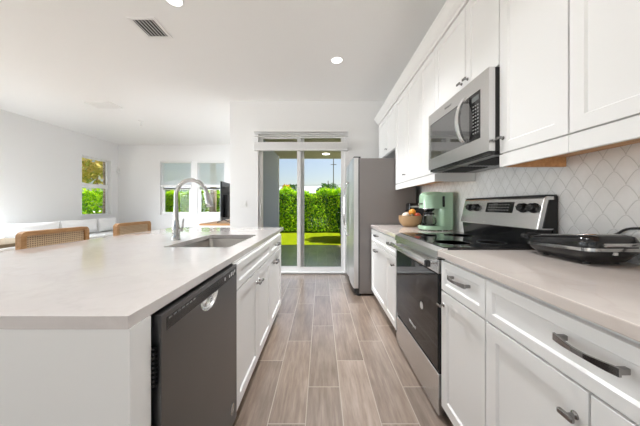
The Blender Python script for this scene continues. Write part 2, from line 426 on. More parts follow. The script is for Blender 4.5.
# double window in the far wall
wn1 = sroot('window_1', ((FW[0]+FW[1])/2, YF+.05, FW[2]))
mx0, mx1 = -3.83, -3.66
b = newbm(); bx(b, mx0, mx1, YF+.03, YF+.13, FW[2], FW[3], .003)
for x0, x1 in ((FW[0], mx0), (mx1, FW[1])):
    ringY(b, x0, x1, FW[2], FW[3], .05, YF+.06, YF+.12)
    ringY(b, x0+.05, x1-.05, FW[2]+.05, 1.72, .045, YF+.07, YF+.10); bx(b, x0+.05, x1-.05, YF+.07, YF+.10, 1.66, 1.72, .002)
obj('window_frame', b, 'trim', wn1)
for x0, x1 in ((FW[0], mx0), (mx1, FW[1])): obj('glass_pane', box(x0+.05, x1-.05, YF+.084, YF+.088, FW[2]+.05, FW[3]-.05), 'pane', wn1)
obj('window_sill', box(FW[0]-.02, FW[1]+.02, YF-.03, YF+.06, FW[2]-.0, FW[2]+.022, bev=.004), 'trim', wn1)
for i, (x0, x1, lab) in enumerate(((FW[0], mx0, 'half-lowered white slat blind in the left half of the far double window'), (mx1, FW[1], 'half-lowered white slat blind in the right half of the far window, behind the faucet arc'))):
    bl = thing('window_blind', lab, 'blind', ((x0+x1)/2, YF+.03, 2.45), 'half-lowered window blinds')
    obj('headrail', box(x0+.005, x1-.005, YF+.01, YF+.055, 2.455, 2.495, bev=.003), 'trim', bl)
    b = newbm()
    for k in range(20):
        z = 2.435-.0325*k; A = [b.verts.new(p) for p in ((x0+.01, YF+.018, z-.017), (x1-.01, YF+.018, z-.017), (x1-.01, YF+.046, z+.013), (x0+.01, YF+.046, z+.013))]
        b.faces.new(A)
    obj('slat', b, 'blind', bl)['kind'] = 'stuff'
    obj('bottom_rail', box(x0+.008, x1-.008, YF+.005, YF+.055, 1.74, 1.80, bev=.004), 'trim', bl)

# window in the left wall
wn2 = sroot('window_2', (XL-.08, (LW[0]+LW[1])/2, LW[2]))
def ringX(bm, y0, y1, z0, z1, wd, x0, x1):
    bx(bm, x0, x1, y0, y0+wd, z0, z1, .002); bx(bm, x0, x1, y1-wd, y1, z0, z1, .002)
    bx(bm, x0, x1, y0+wd, y1-wd, z0, z0+wd, .002); bx(bm, x0, x1, y0+wd, y1-wd, z1-wd, z1, .002); return bm
b = ringX(newbm(), LW[0], LW[1], LW[2], LW[3], .035, XL-.14, XL-.09); bx(b, XL-.13, XL-.08, LW[0]+.03, LW[1]-.03, 1.66, 1.76, .003)
obj('window_frame', b, 'trim', wn2)
obj('glass_pane', box(XL-.122, XL-.118, LW[0]+.03, LW[1]-.03, LW[2]+.03, LW[3]-.03), 'pane', wn2)
obj('window_sill', box(XL-.09, XL+.03, LW[0]-.02, LW[1]+.02, LW[2], LW[2]+.022, bev=.004), 'trim', wn2)
# unseen windows added for the fill lamps, behind the camera and beside it
for nm, rg in (('added_window_3', ringY(newbm(), RW[0], RW[1], RW[2], RW[3], .06, YR-.12, YR-.06)), ('added_window_4', ringX(newbm(), SW[0], SW[1], SW[2], SW[3], .05, XL-.14, XL-.09)), ('added_window_5', ringX(newbm(), *SW2, .05, XL-.14, XL-.09))):
    if nm == 'added_window_3':
        for k in range(1, 4): bx(rg, RW[0]+k*1.5-.04, RW[0]+k*1.5+.04, YR-.118, YR-.062, RW[2]+.06, RW[3]-.06)
    elif nm == 'added_window_4':
        bx(rg, XL-.138, XL-.092, .17, .23, SW[2]+.05, SW[3]-.05)
    struct(nm, rg, 'trim')

# ------------------------------------------------------------------ outside
GZ = -.05
struct('ground', box(-60, 60, -20, 120, GZ-.3, GZ-.03), 'kerb')
o = obj('lawn', box(-30, 30, 6.70, 30, GZ-.029, GZ-.001), 'grass'); tag(o, 'sunlit yellow-green lawn beyond the patio pavers', 'grass', kind='stuff')
struct('patio_paving', box(-1.45, 3.6, YB+.15, 6.62, GZ-.028, GZ+.005), 'paver')
struct('patio_kerb', box(-1.5, 3.6, 6.62, 6.70, GZ-.028, GZ+.02), 'kerb')
struct('wall_lanai', box(-1.45, -1.09, YB+.15, 6.36, GZ, 2.45), 'stucco')
struct('lanai_sunlit_end', box(-1.47, -1.07, 6.36, 6.40, GZ, 2.45), 'stucco_w')  # sunlit end of the lanai wall, sunlight put into its white colour
struct('added_eave', box(-6.9, -1.5, 6.76, 8.0, 3.2, 3.3), 'roof')  # unseen eave added to keep the sun out of the far window
lc = struct('ceiling_lanai', box(-1.45, 3.6, YB+.15, 6.75, 2.45, 2.55), 'lanai_ceiling')
struct('roof_slab', box(-6.9, 3.6, 6.75 if False else -3.9, 6.75, 3.2, 3.3), 'roof')
dl = obj('outdoor_light', lathe(newbm(), [(.07, 2.449), (.085, 2.445), (.085, 2.438), (.06, 2.436), (0, 2.436)], (.12, 6.1, 0)), 'lamp'); tag(dl, 'small round light in the lanai ceiling beyond the patio door', 'light')

def leaves(bm, pts, size, dirs=None, asp=.5):
    for p in pts:
        n = Vector((random.gauss(0, 1), random.gauss(0, 1), random.gauss(0, 1)+.8)).normalized()
        a, b = frame_of(n); th = random.random()*2*PI
        u_ = a*math.cos(th)+b*math.sin(th); v_ = n.cross(u_)
        s = size*random.uniform(.6, 1.3); p = Vector(p)
        q = [p-u_*s, p+v_*s*asp+n*s*.12, p+u_*s, p-v_*s*asp+n*s*.12]
        bm.faces.new([bm.verts.new(x) for x in q])
    return bm
def foliage(name, m, pts, size, parent=None, asp=.5):
    bm = leaves(newbm(), pts, size, asp=asp)
    me = bpy.data.meshes.new(name); 
    off = Vector((0, 0, 0)); p = parent
    while p is not None: off += p.location; p = p.parent
    bmesh.ops.translate(bm, verts=bm.verts, vec=-off)
    bm.to_mesh(me); bm.free()
    o = bpy.data.objects.new(name, me); col.objects.link(o); me.materials.append(M[m])
    if parent: o.parent = parent
    return o
def hedge_pts(x0, x1, y0, y1, z0, z1, n):
    out = []
    for _ in range(n):
        r_ = random.random()
        x = random.uniform(x0, x1); top = z1 + .10*math.sin(x*3.1)+.07*math.sin(x*7.3+1)
        if r_ < .6: out.append((x, y0+abs(random.gauss(0, .1))+.06*math.sin(x*5), random.uniform(z0, top)))
        elif r_ < .9: out.append((x, random.uniform(y0, y1), top-abs(random.gauss(0, .07))))
        else: out.append((x, random.uniform(y0, y1), top+abs(random.gauss(0, .06))))
    return out
def hedge(label, x0, x1, y0, y1, z1, n, size, m='leaf'):
    r_ = thing('hedge', label, 'hedge', ((x0+x1)/2, (y0+y1)/2, GZ))
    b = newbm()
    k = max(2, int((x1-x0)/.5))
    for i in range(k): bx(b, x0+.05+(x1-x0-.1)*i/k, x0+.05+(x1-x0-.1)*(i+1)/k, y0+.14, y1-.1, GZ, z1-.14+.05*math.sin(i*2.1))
    obj('branch_core', b, mat('hedge_inner', (.05, .11, .012), 1), r_)  # core in the plain dark green of interior foliage
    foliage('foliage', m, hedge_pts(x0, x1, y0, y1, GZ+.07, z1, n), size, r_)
    return r_
hedge('tall clipped green hedge at the back of the lawn', -7.2, 2.6, 11.4, 12.4, 1.82, 26000, .055)
hedge('low lime-green shrub row under the far double window', -6.6, -2.2, 8.9, 9.4, .78, 6000, .045, 'leaf_lime')
def blob(c, r3, n):
    out = []
    for _ in range(n):
        v = Vector((random.gauss(0, 1), random.gauss(0, 1), random.gauss(0, 1))).normalized()
        k = random.uniform(.72, 1.05)*(1+.15*math.sin(v.x*6+v.z*5))
        out.append((c[0]+v.x*r3[0]*k, c[1]+v.y*r3[1]*k, max(GZ+.11, c[2]+v.z*r3[2]*k)))
    return out
def shrub(name, label, c, r3, n, size, m, cat='shrub', stem='bark'):
    t = thing(name, label, cat, (c[0], c[1], GZ))
    foliage('foliage', m, blob(c, r3, n), size, t)
    b = newbm()
    for k in range(5):
        a = k*1.256; tube(b, [(c[0]+.04*math.cos(a), c[1]+.04*math.sin(a), GZ), (c[0]+.6*r3[0]*math.cos(a), c[1]+.6*r3[1]*math.sin(a), c[2]+.3*r3[2])], [.03, .012], 6)
    obj('stem', b, stem, t); return t
shrub('shrub', 'dense green bush filling the lower pane of the left wall window', (-8.5, 9.2, .85), (1.2, 1.1, .95), 6000, .07, 'leaf')
shrub('shrub', 'dark leafy climber at the right edge of the patio door view', (.86, 8.9, .7), (.28, .4, .85), 1500, .05, 'leaf_dark')
shrub('croton_shrub', 'red and orange leaved shrub beside the white lanai wall edge', (-1.80, 12.9, 2.0), (.2, .15, .22), 200, .10, 'leaf_red')
def tree(label, x, y, h_, r_, m, cr, n, size, name='tree'):
    t = thing(name, label, 'tree', (x, y, GZ))
    tube(b := newbm(), [(x, y, GZ), (x+.05, y, h_*.5), (x, y+.03, h_)], [r_, r_*.85, r_*.7], 14); obj('trunk', b, 'bark', t, True)
    foliage('crown', m, blob((x, y, h_+cr*.5), (cr, cr, cr*.8), n), size, t)
    return t
tree('golden-leaved tree seen in the upper pane of the left wall window', -10.7, 11.9, 2.9, .08, 'leaf_gold', 1.6, 3000, .14)
tree('slim pale tree trunk inside the left wall window view', -6.95, 7.97, 3.2, .045, 'leaf', 1.0, 900, .08)
tree('stout palm trunk outside the right half of the far window', -3.62, 8.3, 3.6, .12, 'leaf', .9, 300, .12, 'palm_tree')
tree('distant round dark tree rising above the hedge at centre right', .75, 28, 2.2, .12, 'leaf_dark', 1.15, 1500, .12)
tree('distant dark tree above the hedge next to the lanai wall', -3.4, 30, 2.6, .12, 'leaf_dark', .9, 900, .12)
tree('broad tree right of the lawn whose crown shades the grass', 1.9, 8.6, 3.6, .12, 'leaf_dark', 1.0, 2500, .13)
# neighbouring house beyond the hedge
hs = thing('neighbour_house', 'low white house with pale grey hip roof beyond the hedge', 'house', (-3, 36, GZ))
obj('wall', box(-9, 6, 34, 42, GZ, 2.9), mat('grey_stucco', (.42, .43, .45), .9), hs)
b = newbm(); z0, z1 = 2.9, 4.2
A = [b.verts.new(p) for p in ((-9.5, 33.5, z0), (6.5, 33.5, z0), (6.5, 42.5, z0), (-9.5, 42.5, z0), (-5, 38, z1), (2, 38, z1))]
for q in ((0,1,5,4), (1,2,5), (2,3,4,5), (3,0,4), (3,2,1,0)): b.faces.new([A[i] for i in q])
obj('roof', b, 'roof', hs)
for x in (-7, -4, -1, 3): obj('window', box(x, x+1.2, 33.94, 34, .9, 2.1), 'glass_black', hs)
hs = thing('neighbour_house', 'blue-grey house behind the hedge outside the far double window', 'house', (-16, 30, GZ))
obj('wall', box(-20, -12, 27, 34, GZ, 2.9), mat('blue_stucco', (.35, .45, .60), .9), hs)
b = newbm()
A = [b.verts.new(p) for p in ((-20.5, 26.5, 2.9), (-11.5, 26.5, 2.9), (-11.5, 34.5, 2.9), (-20.5, 34.5, 2.9), (-17.5, 30, 4.3), (-14.5, 30, 4.3))]
for q in ((0,1,5,4), (1,2,5), (2,3,4,5), (3,0,4), (3,2,1,0)): b.faces.new([A[i] for i in q])
obj('roof', b, 'roof', hs)
for x in (-18.6, -15.2): obj('window', box(x, x+1.6, 26.94, 27, .8, 2.1), 'stucco_w', hs)
for (x, y, h_, lab) in ((1.5, 30, 6.85, 'taller of the two dark utility poles beyond the hedge'), (.86, 30, 4.2, 'shorter of the two dark utility poles beyond the hedge')):
    t = thing('utility_pole', lab, 'pole', (x, y, GZ), 'utility poles')
    obj('post', tube(newbm(), [(x, y, GZ), (x, y, h_)], [.07, .05], 10), 'pole', t)
    obj('crossarm', box(x-.35, x+.35, y-.08, y-.04, h_-.75, h_-.68), 'pole', t)
b = newbm()
for zz in (3.75, 3.45): tube(b, [(-10.5+i*1.9, 29.94, zz-.12*math.sin(PI*((i*1.9) % 12)/12)) for i in range(14)], .015, 5)
tag(obj('power_line', b, 'pole'), 'thin power lines crossing the sky above the hedge', 'cable')

# ------------------------------------------------------------------ hardware and cabinet builders
def pnt(sgn, xf, d_): return xf - sgn*d_      # out of a front by d_ (sgn=+1: front faces -X, -1: faces +X)
def shaker(y0, y1, z0, z1, xf, sgn, th=.02, fr=.055, dp=.009):
    bm = newbm()
    def ring(dx, ins): return [bm.verts.new((xf+sgn*dx, y, z)) for y, z in ((y0+ins, z0+ins), (y1-ins, z0+ins), (y1-ins, z1-ins), (y0+ins, z1-ins))]
    R = [ring(th, 0), ring(.0015, 0), ring(0, .0015), ring(0, fr), ring(dp, fr+.006)]
    bm.faces.new(R[0]); bm.faces.new(R[4])
    for A, B in zip(R, R[1:]):
        for k in range(4): bm.faces.new((A[k], A[(k+1) % 4], B[(k+1) % 4], B[k]))
    return bm
def bar_pull(y, z, xf, sgn, L=.15):
    """flat arched drawer pull along Y"""
    bm = newbm(); n = 10; hw = .0075
    rows = []
    for i in range(n+1):
        t = i/n; yy = y-L/2+L*t; out = .022+.014*math.sin(PI*t)
        hh = hw*(1.0+.25*math.cos(2*PI*t))
        rows.append([bm.verts.new((pnt(sgn, xf, out+dx), yy, z+dz)) for dx, dz in ((0, -hh), (.006, -hh), (.006, hh), (0, hh))])
    for A, B in zip(rows, rows[1:]):
        for k in range(4): bm.faces.new((A[k], A[(k+1) % 4], B[(k+1) % 4], B[k]))
    bm.faces.new(rows[0]); bm.faces.new(rows[-1])
    for s in (-1, 1):
        yy = y+s*(L/2-.008)
        bx(bm, pnt(sgn, xf, -.001), pnt(sgn, xf, .026), yy-.006, yy+.006, z-.007, z+.007, .002)
    return bm
def t_knob(y, z, xf, sgn):
    bm = newbm()
    lathe(bm, [(.0105, 0), (.0095, .003), (.006, .006), (.005, .02)], (0, 0, 0), 16, 'X')
    bmesh.ops.scale(bm, vec=(-sgn, 1, 1), verts=bm.verts); bmesh.ops.translate(bm, verts=bm.verts, vec=(xf, y, z))
    bx(bm, pnt(sgn, xf, .019), pnt(sgn, xf, .030), y-.020, y+.020, z-.007, z+.007, .003)
    return bm
def cabinet(name, label, group, xf, sgn, y0, y1, zb, zt, depth, fronts, toe=True, low=None):
    """fronts: (kind, y0, y1, z0, z1, hardware, hy, hz)"""
    c = thing(name, label, 'cabinet', (xf+sgn*depth/2, (y0+y1)/2, 0 if toe else zb), group)
    bb = box(xf+sgn*.021, xf+sgn*depth, y0+.0008, y1-.0008, zb, low or zt)
    if low:       # open above the basin: front rail and back only
        bx(bb, xf+sgn*.021, xf+sgn*.06, y0+.0008, y1-.0008, low, zt); bx(bb, xf+sgn*(depth-.015), xf+sgn*depth, y0+.0008, y1-.0008, low, zt)
        if y1 > 2.5: bx(bb, xf+sgn*.06, xf+sgn*(depth-.015), 2.26, y1-.0008, low, zt)
        else: bx(bb, xf+sgn*.06, xf+sgn*(depth-.015), y0+.0008, y0+.02, low, zt)
    obj('body', bb, 'white', c)
    if toe: obj('toe_kick', box(xf+sgn*.095, xf+sgn*depth, y0+.002, y1-.002, 0, zb), 'white', c)
    for kd, a, b2, c0, c1, hw, hy, hz in fronts:
        p = obj(kd, shaker(a+.0018, b2-.0018, c0+.0015, c1-.0015, xf, sgn, fr=.055 if c1-c0 > .3 else .036), 'white', c)
        if hw == 'pull': obj('pull', bar_pull(hy, hz, xf, sgn), 'pull', p, label='satin nickel bar pull')
        if hw == 'knob': obj('knob', t_knob(hy, hz, xf, sgn), 'pull', p, label='satin nickel T knob')
    return c

# ------------------------------------------------------------------ right-hand base run
XC = .65; D_ = XR-XC-.003; RZ0, RZ1 = .09, .899; SZ = .725
cabinet('base_cabinet', 'narrow white base cabinet with one drawer immediately right of the range', 'base cabinets along the right wall', XC, 1, .99, 1.352, RZ0, RZ1, D_,
  [('drawer', .99, 1.352, SZ, .885, 'pull', 1.16, .823), ('door', .99, 1.352, RZ0+.005, SZ-.004, 'knob', 1.325, .65)])
cabinet('base_cabinet', 'wide white base cabinet nearest the camera with a broad drawer over two doors', 'base cabinets along the right wall', XC, 1, .225, .988, RZ0, RZ1, D_,
  [('drawer', .225, .988, SZ, .885, 'pull', .597, .826), ('door', .607, .988, RZ0+.005, SZ-.004, 'knob', .64, .64), ('door', .225, .605, RZ0+.005, SZ-.004, 'knob', .57, .64)])
cabinet('base_cabinet', 'white base cabinet with a drawer beside the fridge', 'base cabinets along the right wall', XC, 1, 2.54, 3.22, RZ0, RZ1, D_,
  [('drawer', 2.54, 3.22, SZ, .885, 'pull', 2.90, .83), ('door', 2.54, 3.22, RZ0+.005, SZ-.004, 'pull', 2.93, .65)])
cabinet('base_cabinet', 'narrow white base cabinet between the range and the cabinet by the fridge', 'base cabinets along the right wall', XC, 1, 2.17, 2.538, RZ0, RZ1, D_,
  [('drawer', 2.17, 2.538, SZ, .885, 'pull', 2.32, .825), ('door', 2.17, 2.538, RZ0+.005, SZ-.004, 'knob', 2.225, .65)])
tag(obj('worktop', box(.64, XR-.009, .2, 1.372, .900, .934, bev=.003), 'quartz2'), 'pale beige quartz worktop under the black contact grill', 'worktop')
tag(obj('worktop', box(.64, XR-.009, 2.158, 3.228, .900, .934, bev=.003), 'quartz2'), 'pale beige quartz worktop between range and fridge, under the mint coffee maker', 'worktop')

# ------------------------------------------------------------------ wall cabinets
XU = .965; DU = XR-XU-.002; UZ = 1.45; UT = 2.545
def wallcab(label, y0, y1, zb, doors, deep=DU, rail=True, ret=None):
    c = cabinet('wall_cabinet', label, 'white wall cabinets on the right wall', XU, 1, y0, y1, zb, UT, deep, [('door', a, b2, zb+.006, UT-.03, hw, hy, hz) for a, b2, hw, hy, hz in doors], toe=False)
    return c
def under(c, y0, y1, near=None, far=None):
    # light rail along the front and the bare plywood underside
    b = box(XU+.001, XU+.022, y0, y1, 1.385, 1.45)
    obj('light_rail', b, 'white', c)
    if near: obj('rail_return', box(XU+.022, XR-.012, y0, y0+.02, 1.385, 1.45), 'white', c)
    if far: obj('rail_return', box(XU+.022, XR-.012, y1-.02, y1, 1.385, 1.45), far if far == 'birch' else 'white', c)
    obj('plywood_bottom', box(XU+.022, XR-.012, y0+(.02 if near else .001), y1-(.02 if far else .001), 1.435, 1.4495), 'birch', c, label='bare orange plywood underside')
KZ = 1.535
c = wallcab('tall white wall cabinet nearest the camera, cut by the right edge of the picture', .20, .5895, UZ, [(.20, .5895, 'knob', .25, KZ)]); under(c, .20, .5895)
c = wallcab('white wall cabinet second nearest the camera, over the contact grill', .59, .974, UZ, [(.59, .974, 'none', 0, 0)]); under(c, .59, .974)
c = wallcab('white wall cabinet immediately right of the microwave with a knob at its lower corner', .976, 1.353, UZ, [(.976, 1.353, 'knob', 1.325, KZ)]); under(c, .976, 1.353, far='birch')
wallcab('short white two-door wall cabinet above the microwave', 1.356, 2.12, 1.935, [(1.356, 1.674, 'knob', 1.645, 2.01), (1.676, 2.12, 'knob', 1.715, 2.01)])
c = wallcab('narrow white wall cabinet immediately left of the microwave', 2.122, 2.437, UZ, [(2.122, 2.437, 'none', 0, 0)]); under(c, 2.122, 2.437, near=True)
c = wallcab('white two-door wall cabinet between the microwave side and the fridge', 2.439, 3.238, UZ, [(2.439, 2.836, 'none', 2.80, KZ), (2.838, 3.238, 'knob', 2.868, KZ)]); under(c, 2.439, 3.238)
wallcab('short white wall cabinet over the fridge', 3.242, 4.16, 1.93, [(3.242, 3.70, 'knob', 3.665, 2.01), (3.702, 4.16, 'none', 3.74, 2.01)])
b = newbm()
prof = [(XU+.02, 2.52), (XU-.012, 2.52), (XU-.018, 2.538), (XU-.03, 2.545), (XU-.05, 2.565), (XU-.072, 2.600), (XU-.075, 2.606), (XU-.08, 2.608), (XU-.08, 2.622), (XU+.02, 2.622)]
prism(b, prof, 'Y', .20, 4.17); tag(obj('crown_moulding', b, 'white'), 'white crown moulding along the top of the wall cabinets', 'moulding')

# ------------------------------------------------------------------ microwave
mw = thing('microwave', 'stainless over-the-range microwave under the short wall cabinet', 'microwave', (1.12, 1.74, 1.50))
Y0, Y1 = 1.358, 2.118; Z0, Z1 = 1.475, 1.932; XM = .912
obj('housing', box(XM+.035, XR-.012, Y0, Y1, Z0, Z1, bev=.003), 'matt_black', mw)
b = newbm()
WY0, WY1, WZ0, WZ1 = 1.43, 2.085, 1.565, 1.845
def frameX(bm, xa, xb, y0, y1, z0, z1, iy0, iy1, iz0, iz1, bev=.003):
    """front plate (between xa and xb) with an opening"""
    quadwall(bm, 'X', xa, xb, y0, y1, z0, z1, [(iy0, iy1, iz0, iz1)])
    return bm
obj('front_panel', frameX(b, XM, XM+.034, Y0, Y1, Z0+.0, Z1-.0, WY0, WY1, WZ0, WZ1), 'steel', mw, label='brushed stainless front')
dr = obj('door_glass', box(XM+.004, XM+.02, 1.545, WY1, WZ0, WZ1), 'mirror_glass', mw, label='black glass window')
obj('control_panel', box(XM+.003, XM+.02, WY0, 1.543, WZ0, WZ1), 'glass_black', mw)
b = newbm()
for r_ in range(9):
    for c_ in range(3): bx(b, XM+.002, XM+.004, 1.452+c_*.022, 1.464+c_*.022, 1.605+r_*.02, 1.612+r_*.02)
obj('keypad', b, 'grey_print', mw)
obj('display', box(XM+.0015, XM+.004, 1.447, 1.515, 1.795, 1.825), mat('display_grey', (.12, .13, .13), .2), mw)
pts = []
for i in range(17):
    t = i/16; pts.append((XM-.014-.042*math.sin(PI*t)**.7, 1.572, 1.572+.275*t))
b = newbm()
rows = []
for i, p in enumerate(pts):
    wv_ = .020
    rows.append([b.verts.new((p[0]+dx, p[1]+dy, p[2])) for dx, dy in ((-.006, -wv_), (-.013, 0), (-.006, wv_), (.008, wv_), (.008, -wv_))])
for A, Bq in zip(rows, rows[1:]):
    for k in range(5): b.faces.new((A[k], A[(k+1) % 5], Bq[(k+1) % 5], Bq[k]))
b.faces.new(rows[0]); b.faces.new(rows[-1])
for z in (1.583, 1.832): bx(b, XM-.014, XM+.004, 1.563, 1.587, z-.008, z+.008, .002)
obj('handle', b, 'bright_steel', mw, 50, label='curved bright steel handle')
b = newbm(); bx(b, XM+.03, XR-.02, Y0+.01, Y1-.01, 1.455, 1.475)
obj('underside', b, 'dark_steel', mw)
b = newbm()
for k in range(2): 
    y = 1.42+.36*k
    for j in range(9): bx(b, 1.0+j*.022, 1.012+j*.022, y, y+.28, 1.450, 1.455)
obj('grease_filter', b, 'matt_black', mw)
obj('vent_lip', box(XM+.012, XM+.034, Y0+.004, Y1-.004, 1.458, 1.4745, bev=.002), 'black', mw)

def text(name, s, size, loc, rot, m, parent=None, ext=.0006):
    cu = bpy.data.curves.new(name, 'FONT'); cu.body = s; cu.size = size; cu.extrude = ext; cu.align_x = 'CENTER'; cu.align_y = 'CENTER'
    o = bpy.data.objects.new(name, cu); col.objects.link(o)
    dg = bpy.context.evaluated_depsgraph_get(); me = bpy.data.meshes.new_from_object(o.evaluated_get(dg)); col.objects.unlink(o); bpy.data.objects.remove(o)
    me.materials.clear(); me.materials.append(M[m])
    n = bpy.data.objects.new(name, me); col.objects.link(n); me.transform(Matrix.Translation(loc) @ rot.to_4x4())
    off = Vector((0, 0, 0)); p = parent
    while p is not None: off += p.location; p = p.parent
    me.transform(Matrix.Translation(-off))
    if parent: n.parent = parent
    return n
from mathutils import Euler
RX = Euler((PI/2, 0, -PI/2)).to_matrix()     # reads from the aisle on a front facing -X
LX = Euler((PI/2, 0, PI/2)).to_matrix()      # reads from the aisle on a front facing +X
text('brand_lettering', 'Whirlpool', .022, Vector((XM-.0006, 1.80, 1.889)), RX, 'grey_print', mw)

# ------------------------------------------------------------------ range
Y0, Y1 = 1.378, 2.152; XF = .648
rg = thing('electric_range', 'freestanding stainless electric range with black glass cooktop and back controls', 'range', (.98, 1.765, 0))
b = box(XF+.035, 1.295, Y0, Y1, .05, .918); obj('body', b, 'matt_black', rg)
obj('drawer', box(XF, XF+.034, Y0+.004, Y1-.004, .012, .245, bev=.004), 'steel', rg, label='brushed stainless storage drawer')
od = obj('oven_door', box(XF+.004, XF+.034, Y0+.004, Y1-.004, .252, .80, bev=.004), 'black', rg)
obj('window', box(XF, XF+.006, Y0+.010, Y1-.010, .262, .795, bev=.002), 'oven_glass', od)
obj('door_top_trim', box(XF-.002, XF+.032, Y0+.004, Y1-.004, .80, .878, bev=.004), 'steel', od)
b = box(XF-.060, XF-.036, Y0+.045, Y1-.02, .835, .868, bev=.008, seg=3)
for y in (Y0+.075, Y1-.06): bx(b, XF-.04, XF+.0, y-.018, y+.018, .842, .862, .003)
obj('handle', b, 'steel', od, 50)
obj('handle_cap', box(XF-.062, XF-.034, Y0+.018, Y0+.048, .833, .870, bev=.006), 'black', od)
obj('sticker', lathe(newbm(), [(.023, XF-.0005), (.023, XF-.0015), (0, XF-.0015)], (0, 1.61, .535), 28, 'X'), 'print', od, label='round pale sticker')
text('brand_lettering', 'Whirlpool', .03, Vector((XF-.0006, 1.77, .34)), RX, 'print', od)
obj('front_strip', prism(newbm(), [(XF-.012, .885), (XF-.008, .925), (XF+.03, .942), (XF+.05, .942), (XF+.05, .885)], 'Y', Y0, Y1), 'steel', rg)
ct = obj('cooktop', box(XF+.03, 1.225, Y0+.001, Y1-.001, .928, .947, bev=.003), 'glass_black', rg, label='glossy black glass cooktop')
for x, y, r_ in ((.82, 1.57, .105), (.82, 1.95, .08), (1.07, 1.57, .08), (1.07, 1.95, .105)):
    obj('burner_ring', lathe(newbm(), [(r_, 0), (r_, .0004), (r_-.003, .0004), (r_-.003, 0)], (x, y, .9471), 40), 'grey_print', ct)
# backguard: black lower riser, slanted stainless panel above
b = newbm(); prism(b, [(1.225, .945), (1.212, 1.045), (1.24, 1.045), (1.295, 1.045), (1.295, .918), (1.225, .918)], 'Y', Y0+.01, Y1-.01); obj('riser', b, 'black', rg)
gp = [(1.195, 1.04), (1.237, 1.222), (1.247, 1.232), (1.30, 1.232), (1.30, 1.04)]
bgd = obj('backguard', prism(newbm(), gp, 'Y', Y0+.004, Y1-.004, .006), 'steel', rg)
b = prism(newbm(), [(1.226, 1.05), (1.262, 1.21), (1.30, 1.21), (1.30, 1.05)], 'Y', Y0-.0005, Y0+.006); bx(b, 1.24, 1.305, Y0+.002, Y1-.002, 1.2315, 1.238, .002); bx(b, 1.29, 1.306, Y0, Y1, .95, 1.23)
obj('backguard_cap', b, 'matt_black', rg)
def slant(y, z, hy, hz, t=.003):     # box on the slanted face
    bm = newbm(); dxz = (1.237-1.195)/(1.222-1.04)
    def X_(zz): return 1.195+(zz-1.04)*dxz
    return prism(bm, [(X_(z-hz)-t, z-hz), (X_(z+hz)-t, z+hz), (X_(z+hz)+.004, z+hz), (X_(z-hz)+.004, z-hz)], 'Y', y-hy, y+hy)
obj('control_display', slant(1.72, 1.166, .128, .035), 'glass_black', rg)
b = newbm()
for i in range(8):
    for j in range(3):
        z = 1.148+j*.018; x = 1.195+(z-1.04)*.2308-.0036; bx(b, x-.0006, x+.001, 1.625+i*.026, 1.638+i*.026, z-.003, z+.003)
obj('keypad', b, 'grey_print', rg)
dirn = Vector((-1, 0, .2308)).normalized(); rotk = Vector((0, 0, 1)).rotation_difference(dirn).to_matrix().to_4x4()
for y in (1.435, 1.512, 1.965, 2.045):
    z = 1.163; b = newbm()
    lathe(b, [(.030, 0), (.030, .006), (.025, .010), (.023, .028), (.019, .031), (0, .031)], (0, 0, 0), 24)
    bx(b, -.004, .004, -.019, .019, .028, .036, .001)
    bmesh.ops.transform(b, matrix=Matrix.Translation((1.195+(z-1.04)*.2308, y, z)) @ rotk, verts=b.verts)
    obj('knob', b, 'black', rg, 35)

# ------------------------------------------------------------------ fridge
fr = thing('refrigerator', 'tall side-by-side refrigerator with steel doors and dark grey side', 'refrigerator', (.87, 3.72, 0))
Y0, Y1 = 3.262, 4.19
obj('cabinet_body', box(.503, 1.24, Y0, Y1, .03, 1.80, bev=.004), 'grey_side', fr, label='dark grey painted side')
obj('gasket', box(.488, .503, Y0+.008, Y1-.008, .06, 1.79), 'dark_gap', fr)
def fdoor(y0, y1):
    n = 8; poly = [(.488, y0), (.488, y1)]
    for i in range(n+1):
        t = i/n; yy = y1-(y1-y0)*t; poly.append((.43-.016*math.sin(PI*t)**.5, yy))
    return prism(newbm(), poly, 'Z', .10, 1.805)
SPL = 3.80
for (a, b2, hy) in ((Y0, SPL-.003, SPL-.045), (SPL+.003, Y1, SPL+.045)):
    dd_ = obj('door', fdoor(a, b2), 'fridge_steel', fr, 30)
    b = newbm(); p_ = [(.413-.012-.05*math.sin(PI*i/14)**.6, hy, .72+.82*i/14) for i in range(15)]
    tube(b, p_, .012, 10); 
    for z in (.735, 1.525): tube(b, [(.43, hy, z), (.395, hy, z)], .011, 8)
    obj('handle', b, 'chrome', dd_, 60)
for y in (Y0+.01, Y1-.06): obj('hinge_cover', box(.43, .52, y, y+.05, 1.80, 1.822, bev=.003), 'matt_black', fr)
b = newbm(); bx(b, .46, .51, Y0+.01, Y1-.01, .02, .095); obj('base_grille', b, 'matt_black', fr)
for y in (Y0+.03, Y1-.06):
    obj('foot', bx(lathe(newbm(), [(.028, 0), (.028, .03), (.02, .034)], (.50, y+.015, 0), 16), .44, .50, y-.01, y+.03, .03, .085, .004), 'dark_gap', fr)
obj('rear_roller', box(1.10, 1.2, Y0+.02, Y1-.02, 0, .03), 'matt_black', fr)

